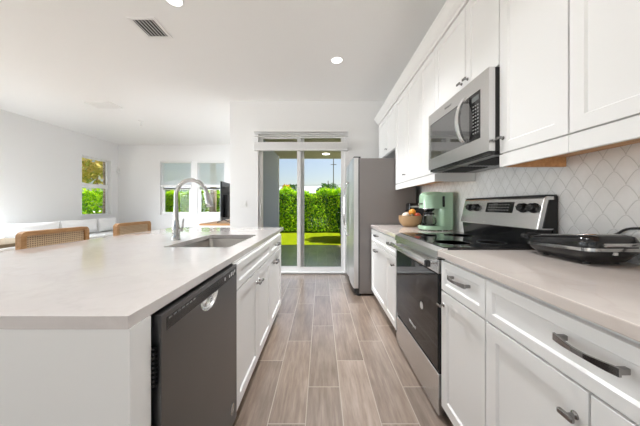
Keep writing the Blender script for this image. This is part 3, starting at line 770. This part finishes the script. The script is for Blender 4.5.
# ------------------------------------------------------------------ island
XI = -.43; IX0 = -1.42; IY0, IY1 = .59, 2.74; IT = .920; IB = .889
tag(obj('end_panel', box(IX0, -.4435, .5805, .652, 0, IB), 'white'), 'plain white end panel of the island facing the camera', 'panel')
DI = .58
cabinet('base_cabinet', 'white island sink cabinet with a false drawer front over two doors', 'island cabinets', XI, -1, 1.272, 2.135, .118, IB, DI,
  [('drawer', 1.272, 2.135, .742, .876, 'none', 0, 0), ('door', 1.272, 1.71, .123, .738, 'knob', 1.675, .66), ('door', 1.712, 2.135, .123, .738, 'knob', 1.745, .66)], low=.67)
cabinet('base_cabinet', 'narrow white island cabinet at the end by the patio door', 'island cabinets', XI, -1, 2.137, 2.74, .118, IB, DI,
  [('drawer', 2.137, 2.70, .742, .876, 'pull', 2.40, .81), ('door', 2.137, 2.70, .123, .738, 'pull', 2.32, .66)], low=.67)
tag(obj('back_panel', bx(box(IX0, IX0+.02, .654, IY1, 0, IB), IX0+.02, XI-.582, IY1-.02, IY1, 0, IB), 'white'), 'white rear panel of the island on the stool side', 'panel')
# worktop with sink cut-out
SX0, SX1, SY0, SY1 = -.985, -.565, 1.54, 2.22
b = newbm()
outer = [(-1.77, .578), (-.446, .578), (-.446, 2.975), (-1.77, 2.975)]
inner = rrect(SX0, SX1, SY0, SY1, .03, 5)
def platehole(bm, outer, inner, z0, z1):
    vo = {}
    for z in (z0, z1):
        O = [bm.verts.new((*p, z)) for p in outer]; I = [bm.verts.new((*p, z)) for p in inner]
        eds = [bm.edges.new((O[k], O[(k+1) % len(O)])) for k in range(len(O))]+[bm.edges.new((I[k], I[(k+1) % len(I)])) for k in range(len(I))]
        bmesh.ops.triangle_fill(bm, use_beauty=True, edges=eds, normal=(0, 0, 1)); vo[z] = (O, I)
    for j in (0, 1):
        A, B = vo[z0][j], vo[z1][j]
        for k in range(len(A)): bm.faces.new((A[k], A[(k+1) % len(A)], B[(k+1) % len(A)], B[k]))
    return bm
tag(obj('worktop', platehole(b, outer, inner, IB+.001, IT), 'quartz'), 'large white quartz worktop of the island with undermount sink', 'worktop')
sk = thing('sink', 'stainless undermount sink set in the island worktop', 'sink', ((SX0+SX1)/2, (SY0+SY1)/2, .66))
b = newbm(); rings = []
for ins, z in ((-.006, IB), (-.004, IB-.004), (.0, .72), (.012, .69), (.05, .682)):
    r_ = max(.03, .03-ins+.01) if z > .7 else .05
    rings.append([b.verts.new((*p, z)) for p in rrect(SX0+ins, SX1-ins, SY0+ins, SY1-ins, max(.02, .035-ins*.1), 5)])
for A, Bq in zip(rings, rings[1:]):
    for k in range(len(A)): b.faces.new((A[k], A[(k+1) % len(A)], Bq[(k+1) % len(A)], Bq[k]))
b.faces.new(rings[-1])
bas = obj('basin', b, 'sink_steel', sk, 50)
md = bas.modifiers.new('thick', 'SOLIDIFY'); md.thickness = .002; md.offset = 1
obj('drain', lathe(newbm(), [(.045, .6835), (.045, .686), (.035, .686), (.03, .684), (0, .684)], ((SX0+SX1)/2, (SY0+SY1)/2, 0)), 'chrome', sk, 40)

# faucet
FX, FY = -1.09, 1.88
fa = thing('faucet', 'polished gooseneck pull-down faucet on the island behind the sink', 'faucet', (FX, FY, IT))
obj('base', lathe(newbm(), [(.031, 0), (.031, .006), (.027, .012), (.026, .05), (.028, .085), (.024, .10), (.021, .12), (.019, .15)], (FX, FY, IT)), 'chrome', fa, 50)
r_ = .115; zc = IT+.335
pts = [(FX, FY, IT+.14+.02*i) for i in range(10)]+[(FX+r_-r_*math.cos(PI*i/18*.94), FY-.0, zc+r_*math.sin(PI*i/18*.94)) for i in range(19)]
obj('spout', tube(newbm(), pts, [.0165]*6+[.0145]*(len(pts)-6), 16), 'chrome', fa, 60)
e = Vector(pts[-1]); dv_ = (Vector(pts[-1])-Vector(pts[-2])).normalized()
obj('spray_head', tube(newbm(), [e, e+dv_*.01, e+dv_*.03, e+dv_*.075, e+dv_*.105, e+dv_*.11], [.016, .018, .020, .024, .027, .024], 18), 'chrome', fa, 50)
obj('lever_handle', tube(tube(newbm(), [(FX, FY-.0, IT+.075), (FX+.045, FY, IT+.075)], [.014, .013], 14), [(FX+.038, FY, IT+.075), (FX+.05, FY, IT+.10), (FX+.055, FY, IT+.16)], [.009, .007, .006], 10), 'chrome', fa, 50)

# dishwasher
dw = thing('dishwasher', 'stainless dishwasher in the island with pocket handle', 'dishwasher', (-.72, .96, 0))
Y0, Y1 = .668, 1.262
obj('tub', box(-1.0, XI-.03, .656, 1.268, .03, .884), 'matt_black', dw)
b = newbm(); HY0, HY1, HZ0, HZ1 = .885, 1.035, .780, .829
obj('door', frameX(b, XI-.028, XI+.004, Y0, Y1, .115, .882, HY0, HY1, HZ0, HZ1), 'dark_steel', dw, label='dark brushed steel door')
obj('control_strip', box(XI+.002, XI+.0055, Y0+.022, Y1-.012, .832, .868, bev=.001), 'black', dw)
b = newbm()
for i in range(7): bx(b, XI+.0056, XI+.0062, Y0+.03+i*.022, Y0+.045+i*.022, .861, .865)
obj('vent_slot', b, 'grey_print', dw)['kind'] = 'stuff'
for yy, z0_, z1_ in ((1.10, .845, .858), (1.155, .843, .856), (1.178, .843, .860), (1.20, .843, .858), (1.222, .85, .862)): obj('button', box(XI+.0056, XI+.0064, yy, yy+.011, z0_, z1_), 'print', dw)
# pocket scoop
b = newbm(); rows = []
for i in range(13):
    a = PI*i/12; row = []
    for j in range(7):
        t = j/6; rr = 1-t
        y = (HY0+HY1)/2+(HY1-HY0)/2*math.cos(a)*(.1+.9*math.cos(t*PI/2)); z = HZ1-(HZ1-HZ0)*math.sin(a)*(.1+.9*math.cos(t*PI/2))
        x = XI+.004-.026*math.sin(t*PI/2)
        row.append(b.verts.new((x, y, z)))
    rows.append(row)
for A, Bq in zip(rows, rows[1:]):
    for k in range(6): b.faces.new((A[k], Bq[k], Bq[k+1], A[k+1]))
hp = obj('pocket_handle', b, 'bright_steel', dw, 60, label='bright scooped pocket handle')
hp.modifiers.new('thick', 'SOLIDIFY').thickness = .0015
# corner pieces of door around the scoop, following its rim
b = newbm()
for s in (0, 1):
    cy = (HY0+HY1)/2; pl = [((HY0 if s == 0 else HY1), HZ0-.0005)]
    for i in range(7):
        a = PI/2+ (PI/2)*i/6*(1 if s == 0 else -1)
        pl.append((cy+(HY1-HY0)/2*math.cos(a), HZ1-(HZ1-HZ0)*math.sin(a)))
    prism(b, pl, 'X', XI-.02, XI+.004)
obj('door_corner', b, 'dark_steel', dw)
obj('toe_panel', box(-.52, -.50, .656, 1.268, 0, .11), 'matt_black', dw)
obj('brand_badge', lathe(newbm(), [(.026, XI+.004), (.026, XI+.006), (.021, XI+.006), (.021, XI+.005), (.0, XI+.005)], (0, 1.20, .20), 28, 'X'), 'chrome', dw, label='round polished badge')
b = newbm()
for i in range(9): bx(b, XI-.03, XI-.006, .6535, .6665, .70+i*.012, .706+i*.012)
obj('side_vent', b, 'black', dw)['kind'] = 'stuff'

# ------------------------------------------------------------------ stools
def stool(y, label, first=None):
    if first:
        t = copy_tree(first); t.location = (-1.88, y, 0); t['label'] = label; return t
    t = thing('counter_stool', label, 'stool', (0, 0, 0), 'cane-back counter stools at the island')
    # local frame: seat faces +X, back at x=-.2
    w2 = .25
    b = newbm()
    zt, zb, xb, xt = .998, .72, -.165, -.185
    O = rrect(-w2, w2, .66, zt, .035, 6); I = rrect(-w2+.036, w2-.036, .70, zt-.030, .012, 6)
    def ringv(P, x): return [b.verts.new((x+.0*p[1], p[0], p[1])) for p in P]
    fo, fi, ro, ri = ringv(O, xb+.016), ringv(I, xb+.014), ringv(O, xb-.022), ringv(I, xb-.020)
    for A_, B_ in ((fo, fi), (ro, ri), (fo, ro), (fi, ri)):
        for k in range(len(A_)): b.faces.new((A_[k], A_[(k+1) % len(A_)], B_[(k+1) % len(A_)], B_[k]))
    for s in (-1, 1): bx(b, xb-.016, xb+.012, s*(w2-.06)-.016, s*(w2-.06)+.016, .60, .67, .003)
    bf = obj('backrest_frame', b, 'oak', t)
    obj('cane_panel', box(xb-.007, xb+.003, -w2+.034, w2-.034, .698, zt-.028), 'cane', t)
    obj('seat', box(xb-.01, .24, -w2+.01, w2-.01, .60, .64, bev=.01), 'oak', t)
    obj('seat_cushion', box(xb+.02, .235, -w2+.02, w2-.02, .64, .685, bev=.018, seg=3), 'fabric', t)
    for sx in (-.15, .21):
        for sy in (-.215, .215): obj('leg', tube(newbm(), [(sx*1.08, sy*1.05, 0), (sx, sy, .60)], [.014, .02], 10), 'oak', t)
    b = newbm()
    for sy in (-.215, .215): tube(b, [(-.155, sy, .24), (.215, sy, .24)], .010, 8)
    tube(b, [(.22, -.215, .20), (.22, .215, .20)], .010, 8)
    obj('footrest', b, 'oak', t)
    t.location = (-1.88, y, 0)
    return t
s0 = stool(1.94, 'cane-back oak counter stool nearer the camera, on the far side of the island')
stool(2.735, 'cane-back oak counter stool farther away, left of the faucet', s0)

# ------------------------------------------------------------------ living room
dt = thing('dining_table', 'brown wooden table corner behind the nearer stool at the left edge', 'table', (-3.85, 2.45, 0))
obj('tabletop', box(-4.33, -3.38, 1.7, 3.2, .725, .765, bev=.006), 'table_wood', dt)
for x in (-4.25, -3.46):
    for y in (1.78, 3.12): obj('leg', box(x-.03, x+.03, y-.03, y+.03, 0, .725), 'table_wood', dt)
def cushion(x0, x1, y0, y1, z0, z1, m='fabric2', puff=.3):
    bm = box(x0, x1, y0, y1, z0, z1)
    bmesh.ops.subdivide_edges(bm, edges=bm.edges, cuts=6, use_grid_fill=True)
    c = Vector(((x0+x1)/2, (y0+y1)/2, (z0+z1)/2)); hx, hy, hz = (x1-x0)/2, (y1-y0)/2, (z1-z0)/2
    for v in bm.verts:
        u_, a, e_ = (v.co.x-c.x)/hx, (v.co.y-c.y)/hy, (v.co.z-c.z)/hz
        k = (1-a**4)*(1-e_**4)
        v.co.x = c.x+hx*u_*(.35+.75*k)
        v.co.y = c.y+hy*a*(1-.06*(e_**2 < .99)*(1-abs(e_))); v.co.z = c.z+hz*e_*(1-.10*(1-abs(a)**2)*(1 if False else 0)-.0)
        if abs(e_) > .99 : v.co.z -= hz*.05*(1-a*a)*(1 if e_ > 0 else -1)*1.0
    return bm
so = thing('sofa', 'long pale grey sofa standing along the left wall', 'sofa', (-5.45, 5.2, 0))
obj('base', box(-5.93, -4.98, 3.5, 6.95, .08, .40, bev=.03), 'fabric', so)
obj('back', box(-5.93, -5.70, 3.5, 6.95, .40, .74, bev=.04), 'fabric', so)
for y0 in (3.5, 6.75): obj('arm', box(-5.93, -4.98, y0, y0+.2, .40, .62, bev=.04), 'fabric', so)
for k in range(3): obj('seat_cushion', box(-5.70, -4.96, 3.71+k*1.012, 3.71+(k+1)*1.012-.01, .40, .52, bev=.03, seg=3), 'fabric', so)
for x in (-5.85, -5.05):
    for y in (3.6, 6.85): obj('foot', box(x-.03, x+.03, y-.03, y+.03, 0, .08), 'table_wood', so)
for k, (y0, y1, z1, lab) in enumerate(((3.75, 4.28, .80, 'white pillow at the near end of the sofa, at the left edge of the picture'), (4.32, 5.27, .85, 'wide white back pillow on the sofa behind the nearer stool'),
    (5.30, 6.16, .86, 'white back pillow on the sofa right of the wide one'), (6.20, 6.72, .87, 'small white pillow at the far end of the sofa beneath the left window'))):
    o = obj('pillow', cushion(-5.67, -5.43, y0, y1, .525, z1), 'fabric2', None, 60); tag(o, lab, 'pillow', 'pillows on the sofa')
ac = thing('armchair', 'low white armchair under the far double window, behind the faucet', 'armchair', (-3.35, 6.6, 0))
obj('base', box(-3.72, -2.78, 6.25, 6.98, .08, .40, bev=.03), 'fabric', ac)
obj('back', box(-3.72, -2.78, 6.92, 7.12, .30, .80, bev=.04), 'fabric', ac)
for x in (-3.72, -2.93): obj('arm', box(x, x+.15, 6.25, 6.98, .38, .6, bev=.03), 'fabric', ac)
obj('seat_cushion', box(-3.57, -2.93, 6.22, 6.92, .40, .50, bev=.03), 'fabric', ac)
for x in (-3.65, -2.85):
    for y in (6.3, 7.05): obj('foot', box(x-.025, x+.025, y-.025, y+.025, 0, .08), 'table_wood', ac)
cn = thing('media_console', 'white media console with a wooden top edge under the television', 'console', (-2.0, 5.6, 0))
obj('body', box(-2.32, -1.60, 4.82, 6.45, .12, .80), 'white', cn)
obj('top', box(-2.34, -1.59, 4.80, 6.47, .80, .835, bev=.003), M['oak'], cn)
for k in range(3): obj('door', box(-2.335, -2.321, 4.84+k*.54, 5.36+k*.54, .15, .78, bev=.003), 'white', cn)
for x in (-2.25, -1.68):
    for y in (4.9, 6.37): obj('leg', box(x-.02, x+.02, y-.02, y+.02, 0, .12), 'oak', cn)
tv = thing('television', 'black flat television seen edge-on against the partition wall', 'television', (-1.93, 5.55, .835))
obj('screen_panel', box(-1.965, -1.925, 4.86, 6.14, .90, 1.655, bev=.004), 'glass_black', tv)
obj('rear_housing', box(-1.925, -1.87, 5.0, 6.0, .95, 1.40, bev=.015), 'dark_plastic', tv)
for y in (4.98, 5.98): obj('stand_foot', tube(tube(newbm(), [(-1.94, y, .905), (-2.07, y, .846)], .009, 8), [(-1.94, y, .905), (-1.80, y, .846)], .009, 8), 'dark_plastic', tv)

# ------------------------------------------------------------------ ceiling fittings
def can(x, y, label, watt=DOWN, spread=105):
    t = thing('ceiling_light', label, 'light', (x, y, CZ), 'recessed ceiling lights')
    obj('trim_ring', lathe(newbm(), [(.085, 0), (.085, -.004), (.066, -.008), (.062, -.002), (.062, 0)], (x, y, CZ)), 'plastic', t, 40)
    obj('diffuser', lathe(newbm(), [(.062, -.002), (.05, -.005), (0, -.006)], (x, y, CZ)), 'lamp', t, 60)
    l = bpy.data.lights.new('lamp', 'AREA'); l.shape = 'DISK'; l.size = .12; l.energy = watt; l.color = (.97, .985, 1); l.spread = math.radians(spread)
    lo = bpy.data.objects.new('bulb_light', l); col.objects.link(lo); lo.parent = t; lo.location = (0, 0, -.012)
can(.198, 3.098, 'round recessed ceiling light in front of the wall cabinets', 12.5, 74)
can(-1.29, 2.195, 'round recessed ceiling light cut by the top edge of the picture', 6)
for (x, y, wt, sp_) in ((.25, 2.04, 9.5, 92), (.25, 1.05, 5, 92), (-3.4, .3, 6, 170), (-2.9, 2.1, 14, 170), (.1, -1.4, 5, 120), (-3.4, -1.6, 5, 170), (-1.3, -1.6, 2, 120), (-4.2, 2.1, 22, 175)):  # unseen lamps added to brighten aisle, kitchen and living room
    can(x, y, 'added fill light outside the picture, built as a recessed ceiling light', wt, sp_)
vt = thing('ceiling_vent', 'square ceiling vent with dark slots near the top of the picture', 'vent', (-1.73, 2.54, CZ))
x0, x1, y0, y1 = -1.83, -1.625, 2.42, 2.66
obj('frame', quadwall(newbm(), 'Z' if False else 'Y', 0, .001, 0, .001, 0, .001) if False else bx(bx(bx(box(x0-.03, x0, y0-.03, y1+.03, CZ-.008, CZ), x1, x1+.03, y0-.03, y1+.03, CZ-.008, CZ), x0, x1, y0-.03, y0, CZ-.008, CZ), x0, x1, y1, y1+.03, CZ-.008, CZ), 'plastic', vt)
obj('duct_opening', box(x0, x1, y0, y1, CZ-.0025, CZ-.0005), 'matt_black', vt)
b = newbm()
for i in range(6):
    x = x0+.0175+i*.034; bx(b, x-.003, x+.002, y0, y1, CZ-.009, CZ-.003)
obj('slat', b, 'plastic', vt)
vt = thing('ceiling_vent', 'white rectangular ceiling vent above the living room', 'vent', (-3.88, 4.46, CZ))
x0, x1, y0, y1 = -4.07, -3.68, 4.36, 4.57
obj('frame', bx(bx(bx(box(x0-.03, x0, y0-.03, y1+.03, CZ-.02, CZ), x1, x1+.03, y0-.03, y1+.03, CZ-.02, CZ), x0, x1, y0-.03, y0, CZ-.02, CZ), x0, x1, y1, y1+.03, CZ-.02, CZ), 'plastic', vt)
obj('duct_opening', box(x0, x1, y0, y1, CZ-.003, CZ-.0005), M['grey_print'], vt)
b = newbm()
for i in range(9):
    y = y0+.014+i*.023; prism(b, [(y-.010, CZ-.012), (y+.008, CZ-.02), (y+.009, CZ-.018), (y-.009, CZ-.010)], 'X', x0, x1)
obj('slat', b, 'plastic', vt)
sp_ = thing('ceiling_sprinkler', 'small pendent fitting hanging from the living room ceiling', 'sprinkler', (-3.83, 5.32, CZ))
obj('escutcheon', lathe(newbm(), [(.05, 0), (.045, -.012), (.02, -.02)], (-3.83, 5.32, CZ)), 'plastic', sp_, 50)
obj('head', lathe(newbm(), [(.014, -.02), (.014, -.08), (.024, -.085), (.024, -.10), (0, -.10)], (-3.83, 5.32, CZ)), 'plastic', sp_, 50)
sn = obj('motion_sensor', box(-5.975, -5.90, 7.285, 7.36, 2.13, 2.27, bev=.02, seg=3), 'plastic'); tag(sn, 'small white motion sensor in the far left room corner', 'sensor')
sw = thing('light_switch', 'white double light switch on the wall left of the patio door', 'switch', (-1.34, YB-.004, 1.21))
obj('plate', box(-1.40, -1.28, YB-.006, YB-.0005, 1.15, 1.27, bev=.002), 'plastic', sw)
for x in (-1.365, -1.315): obj('rocker', box(x-.017, x+.017, YB-.009, YB-.006, 1.178, 1.243, bev=.001), 'plastic', sw)

# ------------------------------------------------------------------ coffee maker
CT = .935
cx0, cx1, cy0, cy1 = .985, 1.285, 2.36, 2.60; ccy = (cy0+cy1)/2
cm = thing('coffee_maker', 'mint green retro drip coffee maker on the worktop left of the range', 'coffee maker', (1.13, ccy, CT))
obj('base', prism(newbm(), rrect(cx0, cx1-.01, cy0+.01, cy1-.01, .06, 6), 'Z', CT+.012, CT+.048, .006), 'mint', cm, 40)
for x in (cx0+.07, cx1-.08):
    for y in (cy0+.06, cy1-.06): obj('foot', lathe(newbm(), [(.02, 0), (.022, .012)], (x, y, CT), 14), 'chrome', cm)
obj('column', prism(newbm(), rrect(cx0+.155, cx1-.01, cy0+.012, cy1-.012, .045, 6), 'Z', CT+.045, CT+.37, .004), 'mint', cm, 40)
b = newbm(); prism(b, rrect(cx0+.0, cx1-.012, cy0+.008, cy1-.008, .10, 8), 'Z', CT+.215, CT+.358)
es = [e_ for e_ in b.edges if all(v.co.z > CT+.35 for v in e_.verts)]
bmesh.ops.bevel(b, geom=es, offset=.022, segments=4, profile=.5, affect='EDGES')
obj('head', b, 'mint', cm, 40)
obj('lid', lathe(newbm(), [(.098, 0), (.098, .008), (.090, .018), (.05, .024), (0, .025)], (cx0+.115, ccy, CT+.357), 36), 'mint', cm, 40)
obj('chrome_band', prism(newbm(), rrect(cx0-.001, cx1-.15, cy0+.007, cy1-.007, .09, 8), 'Z', CT+.213, CT+.219), 'chrome', cm, 40)
obj('water_gauge', prism(newbm(), rrect(cx0+.165, cx0+.187, CT+.23, CT+.335, .010, 5), 'Y', cy0+.005, cy0+.014), 'black', cm)
for i in range(4): obj('button', lathe(newbm(), [(.008, 0), (.008, -.006), (0, -.006)], (cx0+.002, ccy-.045+i*.03, CT+.262), 12, 'X'), 'chrome', cm)
obj('warming_plate', lathe(newbm(), [(.072, .048), (.072, .053), (0, .053)], (cx0+.085, ccy, CT), 30), 'black', cm)
obj('filter_basket', lathe(newbm(), [(.03, .18), (.062, .214)], (cx0+.085, ccy, CT), 28), 'black', cm, 40)
caf = obj('carafe', lathe(newbm(), [(.05, .054), (.066, .062), (.070, .085), (.066, .12), (.050, .15), (.046, .162)], (cx0+.085, ccy, CT), 30), 'carafe', cm, 60)
obj('carafe_collar', lathe(newbm(), [(.047, .155), (.05, .157), (.05, .172), (.03, .178), (0, .178)], (cx0+.085, ccy, CT), 28), 'black', caf, 40)
obj('carafe_band', lathe(newbm(), [(.0515, .148), (.0525, .148), (.0515, .156), (.0505, .156)], (cx0+.085, ccy, CT), 28), 'chrome', caf, 40)
hx = cx0+.085
obj('carafe_handle', tube(newbm(), [(hx-.035, ccy-.035, CT+.162), (hx-.07, ccy-.065, CT+.16), (hx-.083, ccy-.078, CT+.13), (hx-.078, ccy-.072, CT+.085), (hx-.05, ccy-.046, CT+.07)], .008, 10), 'black', caf, 60)

# black appliance behind the fruit basket
to = thing('toaster', 'black box-shaped toaster between the fruit basket and the coffee maker', 'toaster', (1.19, 3.15, CT))
obj('body', box(1.085, 1.295, 3.075, 3.215, CT+.012, CT+.278, bev=.022, seg=3), 'black', to, 40)
obj('steel_trim', box(1.10, 1.27, 3.072, 3.077, CT+.222, CT+.240), 'steel', to)
b = newbm()
for y in (3.10, 3.16): bx(b, 1.11, 1.27, y, y+.028, CT+.275, CT+.2785)
obj('slot', b, 'dark_gap', to)
obj('lever', box(1.065, 1.085, 3.13, 3.17, CT+.17, CT+.185, bev=.003), 'black', to)
for x in (1.11, 1.27):
    for y in (3.095, 3.195): obj('foot', lathe(newbm(), [(.012, 0), (.012, .014)], (x, y, CT), 12), 'matt_black', to)

# fruit basket
bc = Vector((1.045, 2.935, CT))
prof = [(0, .0), (.062, .0), (.082, .006), (.116, .045), (.128, .085), (.126, .120), (.128, .128), (.121, .128), (.119, .118), (.121, .085), (.108, .046), (.070, .012), (0, .008)]
tag(obj('fruit_basket', lathe(newbm(), prof, bc, 32), 'wicker', None, 50), 'round brown wicker basket of produce beside the fridge', 'basket')
def fruit(name, r_, p, m, label, sq=1.0, stemc=None, grp=None):
    t = thing(name, label, 'produce', p, grp)
    pr = [(0, -r_*sq)]+[(r_*math.sin(PI*i/12)*(1+.04*math.cos(PI*i/12)), -r_*sq*math.cos(PI*i/12)) for i in range(1, 12)]+[(0, r_*sq*.93)]
    obj('flesh', lathe(newbm(), pr, p, 22), m, t, 60)
    obj('stem', tube(newbm(), [(p[0], p[1], p[2]+r_*sq*.9), (p[0]+.002, p[1], p[2]+r_*sq*1.0+.010)], [.003, .002], 6), stemc or 'avocado', t)
    return t
fruit('onion', .040, (bc.x-.062, bc.y-.030, CT+0.126), 'onion', 'pale onion at the left front of the wicker basket', .95, 'onion')
fruit('onion', .036, (bc.x-.018, bc.y+.052, CT+0.132), 'onion', 'pale onion at the back of the basket, above the others', .95, 'onion')
fruit('orange', .040, (bc.x+.018, bc.y-.020, CT+0.167), 'orange', 'bright orange fruit on top of the basket')
fruit('apple', .039, (bc.x+.070, bc.y-.045, CT+0.128), 'red', 'red apple at the right side of the wicker basket', .92)
fruit('apple', .036, (bc.x+.066, bc.y+.044, CT+0.128), 'red', 'red apple behind the orange in the basket', .92)
fruit('avocado', .029, (bc.x+.0, bc.y-.066, CT+0.114), 'avocado', 'dark avocado at the front of the wicker basket', 1.15)

# ------------------------------------------------------------------ contact grill
gx0, gx1, gy0, gy1 = 1.055, 1.285, .98, 1.305
gr = thing('contact_grill', 'black contact grill with closed brushed lid at the right end of the worktop', 'grill', ((gx0+gx1)/2, (gy0+gy1)/2, CT))
def loft(layers, closed=True):
    bm = newbm(); rings = []
    for x0_, x1_, y0_, y1_, r_, z0_, z1_ in layers:     # z0 at near end (y0), z1 at far end
        rg_ = []
        for px_, py_ in rrect(x0_, x1_, y0_, y1_, r_, 6):
            t = (py_-gy0)/(gy1-gy0); rg_.append(bm.verts.new((px_, py_, z0_+(z1_-z0_)*t)))
        rings.append(rg_)
    for A, B in zip(rings, rings[1:]):
        for k in range(len(A)): bm.faces.new((A[k], A[(k+1) % len(A)], B[(k+1) % len(A)], B[k]))
    bm.faces.new(rings[0][::-1]); bm.faces.new(rings[-1]); return bm
g = CT
obj('base', loft([(gx0+.045, gx1-.03, gy0+.05, gy1-.045, .03, g+.006, g+.006), (gx0+.03, gx1-.02, gy0+.035, gy1-.03, .04, g+.012, g+.012), (gx0+.012, gx1-.008, gy0+.015, gy1-.012, .05, g+.035, g+.028), (gx0, gx1, gy0, gy1, .05, g+.052, g+.042), (gx0, gx1, gy0, gy1, .05, g+.066, g+.052)]), 'black', gr, 50)
for x in (gx0+.06, gx1-.05):
    for y in (gy0+.07, gy1-.07): obj('foot', lathe(newbm(), [(.013, 0), (.011, .012)], (x, y, g), 12), 'matt_black', gr)
obj('chrome_rim', loft([(gx0-.003, gx1+.003, gy0-.003, gy1+.003, .052, g+.060, g+.047), (gx0-.003, gx1+.003, gy0-.003, gy1+.003, .052, g+.073, g+.060)]), 'chrome', gr, 40)
ld = obj('lid', loft([(gx0+.002, gx1-.002, gy0+.002, gy1-.002, .05, g+.071, g+.057), (gx0, gx1, gy0, gy1, .05, g+.096, g+.072), (gx0+.008, gx1-.008, gy0+.008, gy1-.01, .05, g+.117, g+.084), (gx0+.03, gx1-.03, gy0+.03, gy1-.035, .045, g+.127, g+.092)]), 'black', gr, 50)
obj('lid_plate', loft([(gx0+.034, gx1-.034, gy0+.034, gy1-.04, .04, g+.127, g+.092), (gx0+.036, gx1-.036, gy0+.036, gy1-.042, .04, g+.130, g+.094)]), 'steel', ld, label='brushed steel top plate')
hp_ = [(gx0+.012, gy1-.03, g+.072), (gx0+.012, gy1+.02, g+.078), (gx0+.035, gy1+.045, g+.083), (gx0+.075, gy1+.055, g+.086), (gx1-.075, gy1+.055, g+.086), (gx1-.035, gy1+.045, g+.083), (gx1-.012, gy1+.02, g+.078), (gx1-.012, gy1-.03, g+.072)]
obj('handle', tube(newbm(), hp_, .010, 10), 'black', ld, 60)
obj('end_trim', box(gx0+.05, gx1-.02, gy0-.008, gy0+.004, g+.078, g+.094, bev=.004), 'chrome', gr)
obj('indicator', box(gx0+.09, gx0+.105, gy0-.006, gy0+.004, g+.046, g+.058, bev=.002), 'print', gr)
b = newbm()
pts = [(gx0+.11+.09*math.cos(a)*(1-.1*a/6), gy0-.10+.0*a, g+.075+.055*math.sin(a)) for a in [i*PI/10 for i in range(1, 10)]]
cd = [(1.262, gy0+.14, g+.10), (1.296, gy0+.115, g+.115), (1.302, gy0+.09, g+.142), (1.302, gy0+.045, g+.150), (1.302, gy0-.005, g+.145), (1.300, gy0-.05, g+.11), (1.298, gy0-.09, g+.05), (1.295, gy0-.13, g+.010), (1.29, gy0-.22, g+.008), (1.27, gy0-.35, g+.008), (1.285, gy0-.5, g+.008)]
# smooth the cord
def smooth_pts(p, n=2):
    p = [Vector(x) for x in p]
    for _ in range(n):
        q = [p[0]]
        for a_, b_2 in zip(p, p[1:]): q += [a_*.75+b_2*.25, a_*.25+b_2*.75]
        q.append(p[-1]); p = q
    return p
obj('power_cord', tube(b, smooth_pts(cd, 2), .005, 8), 'matt_black', gr, 60)
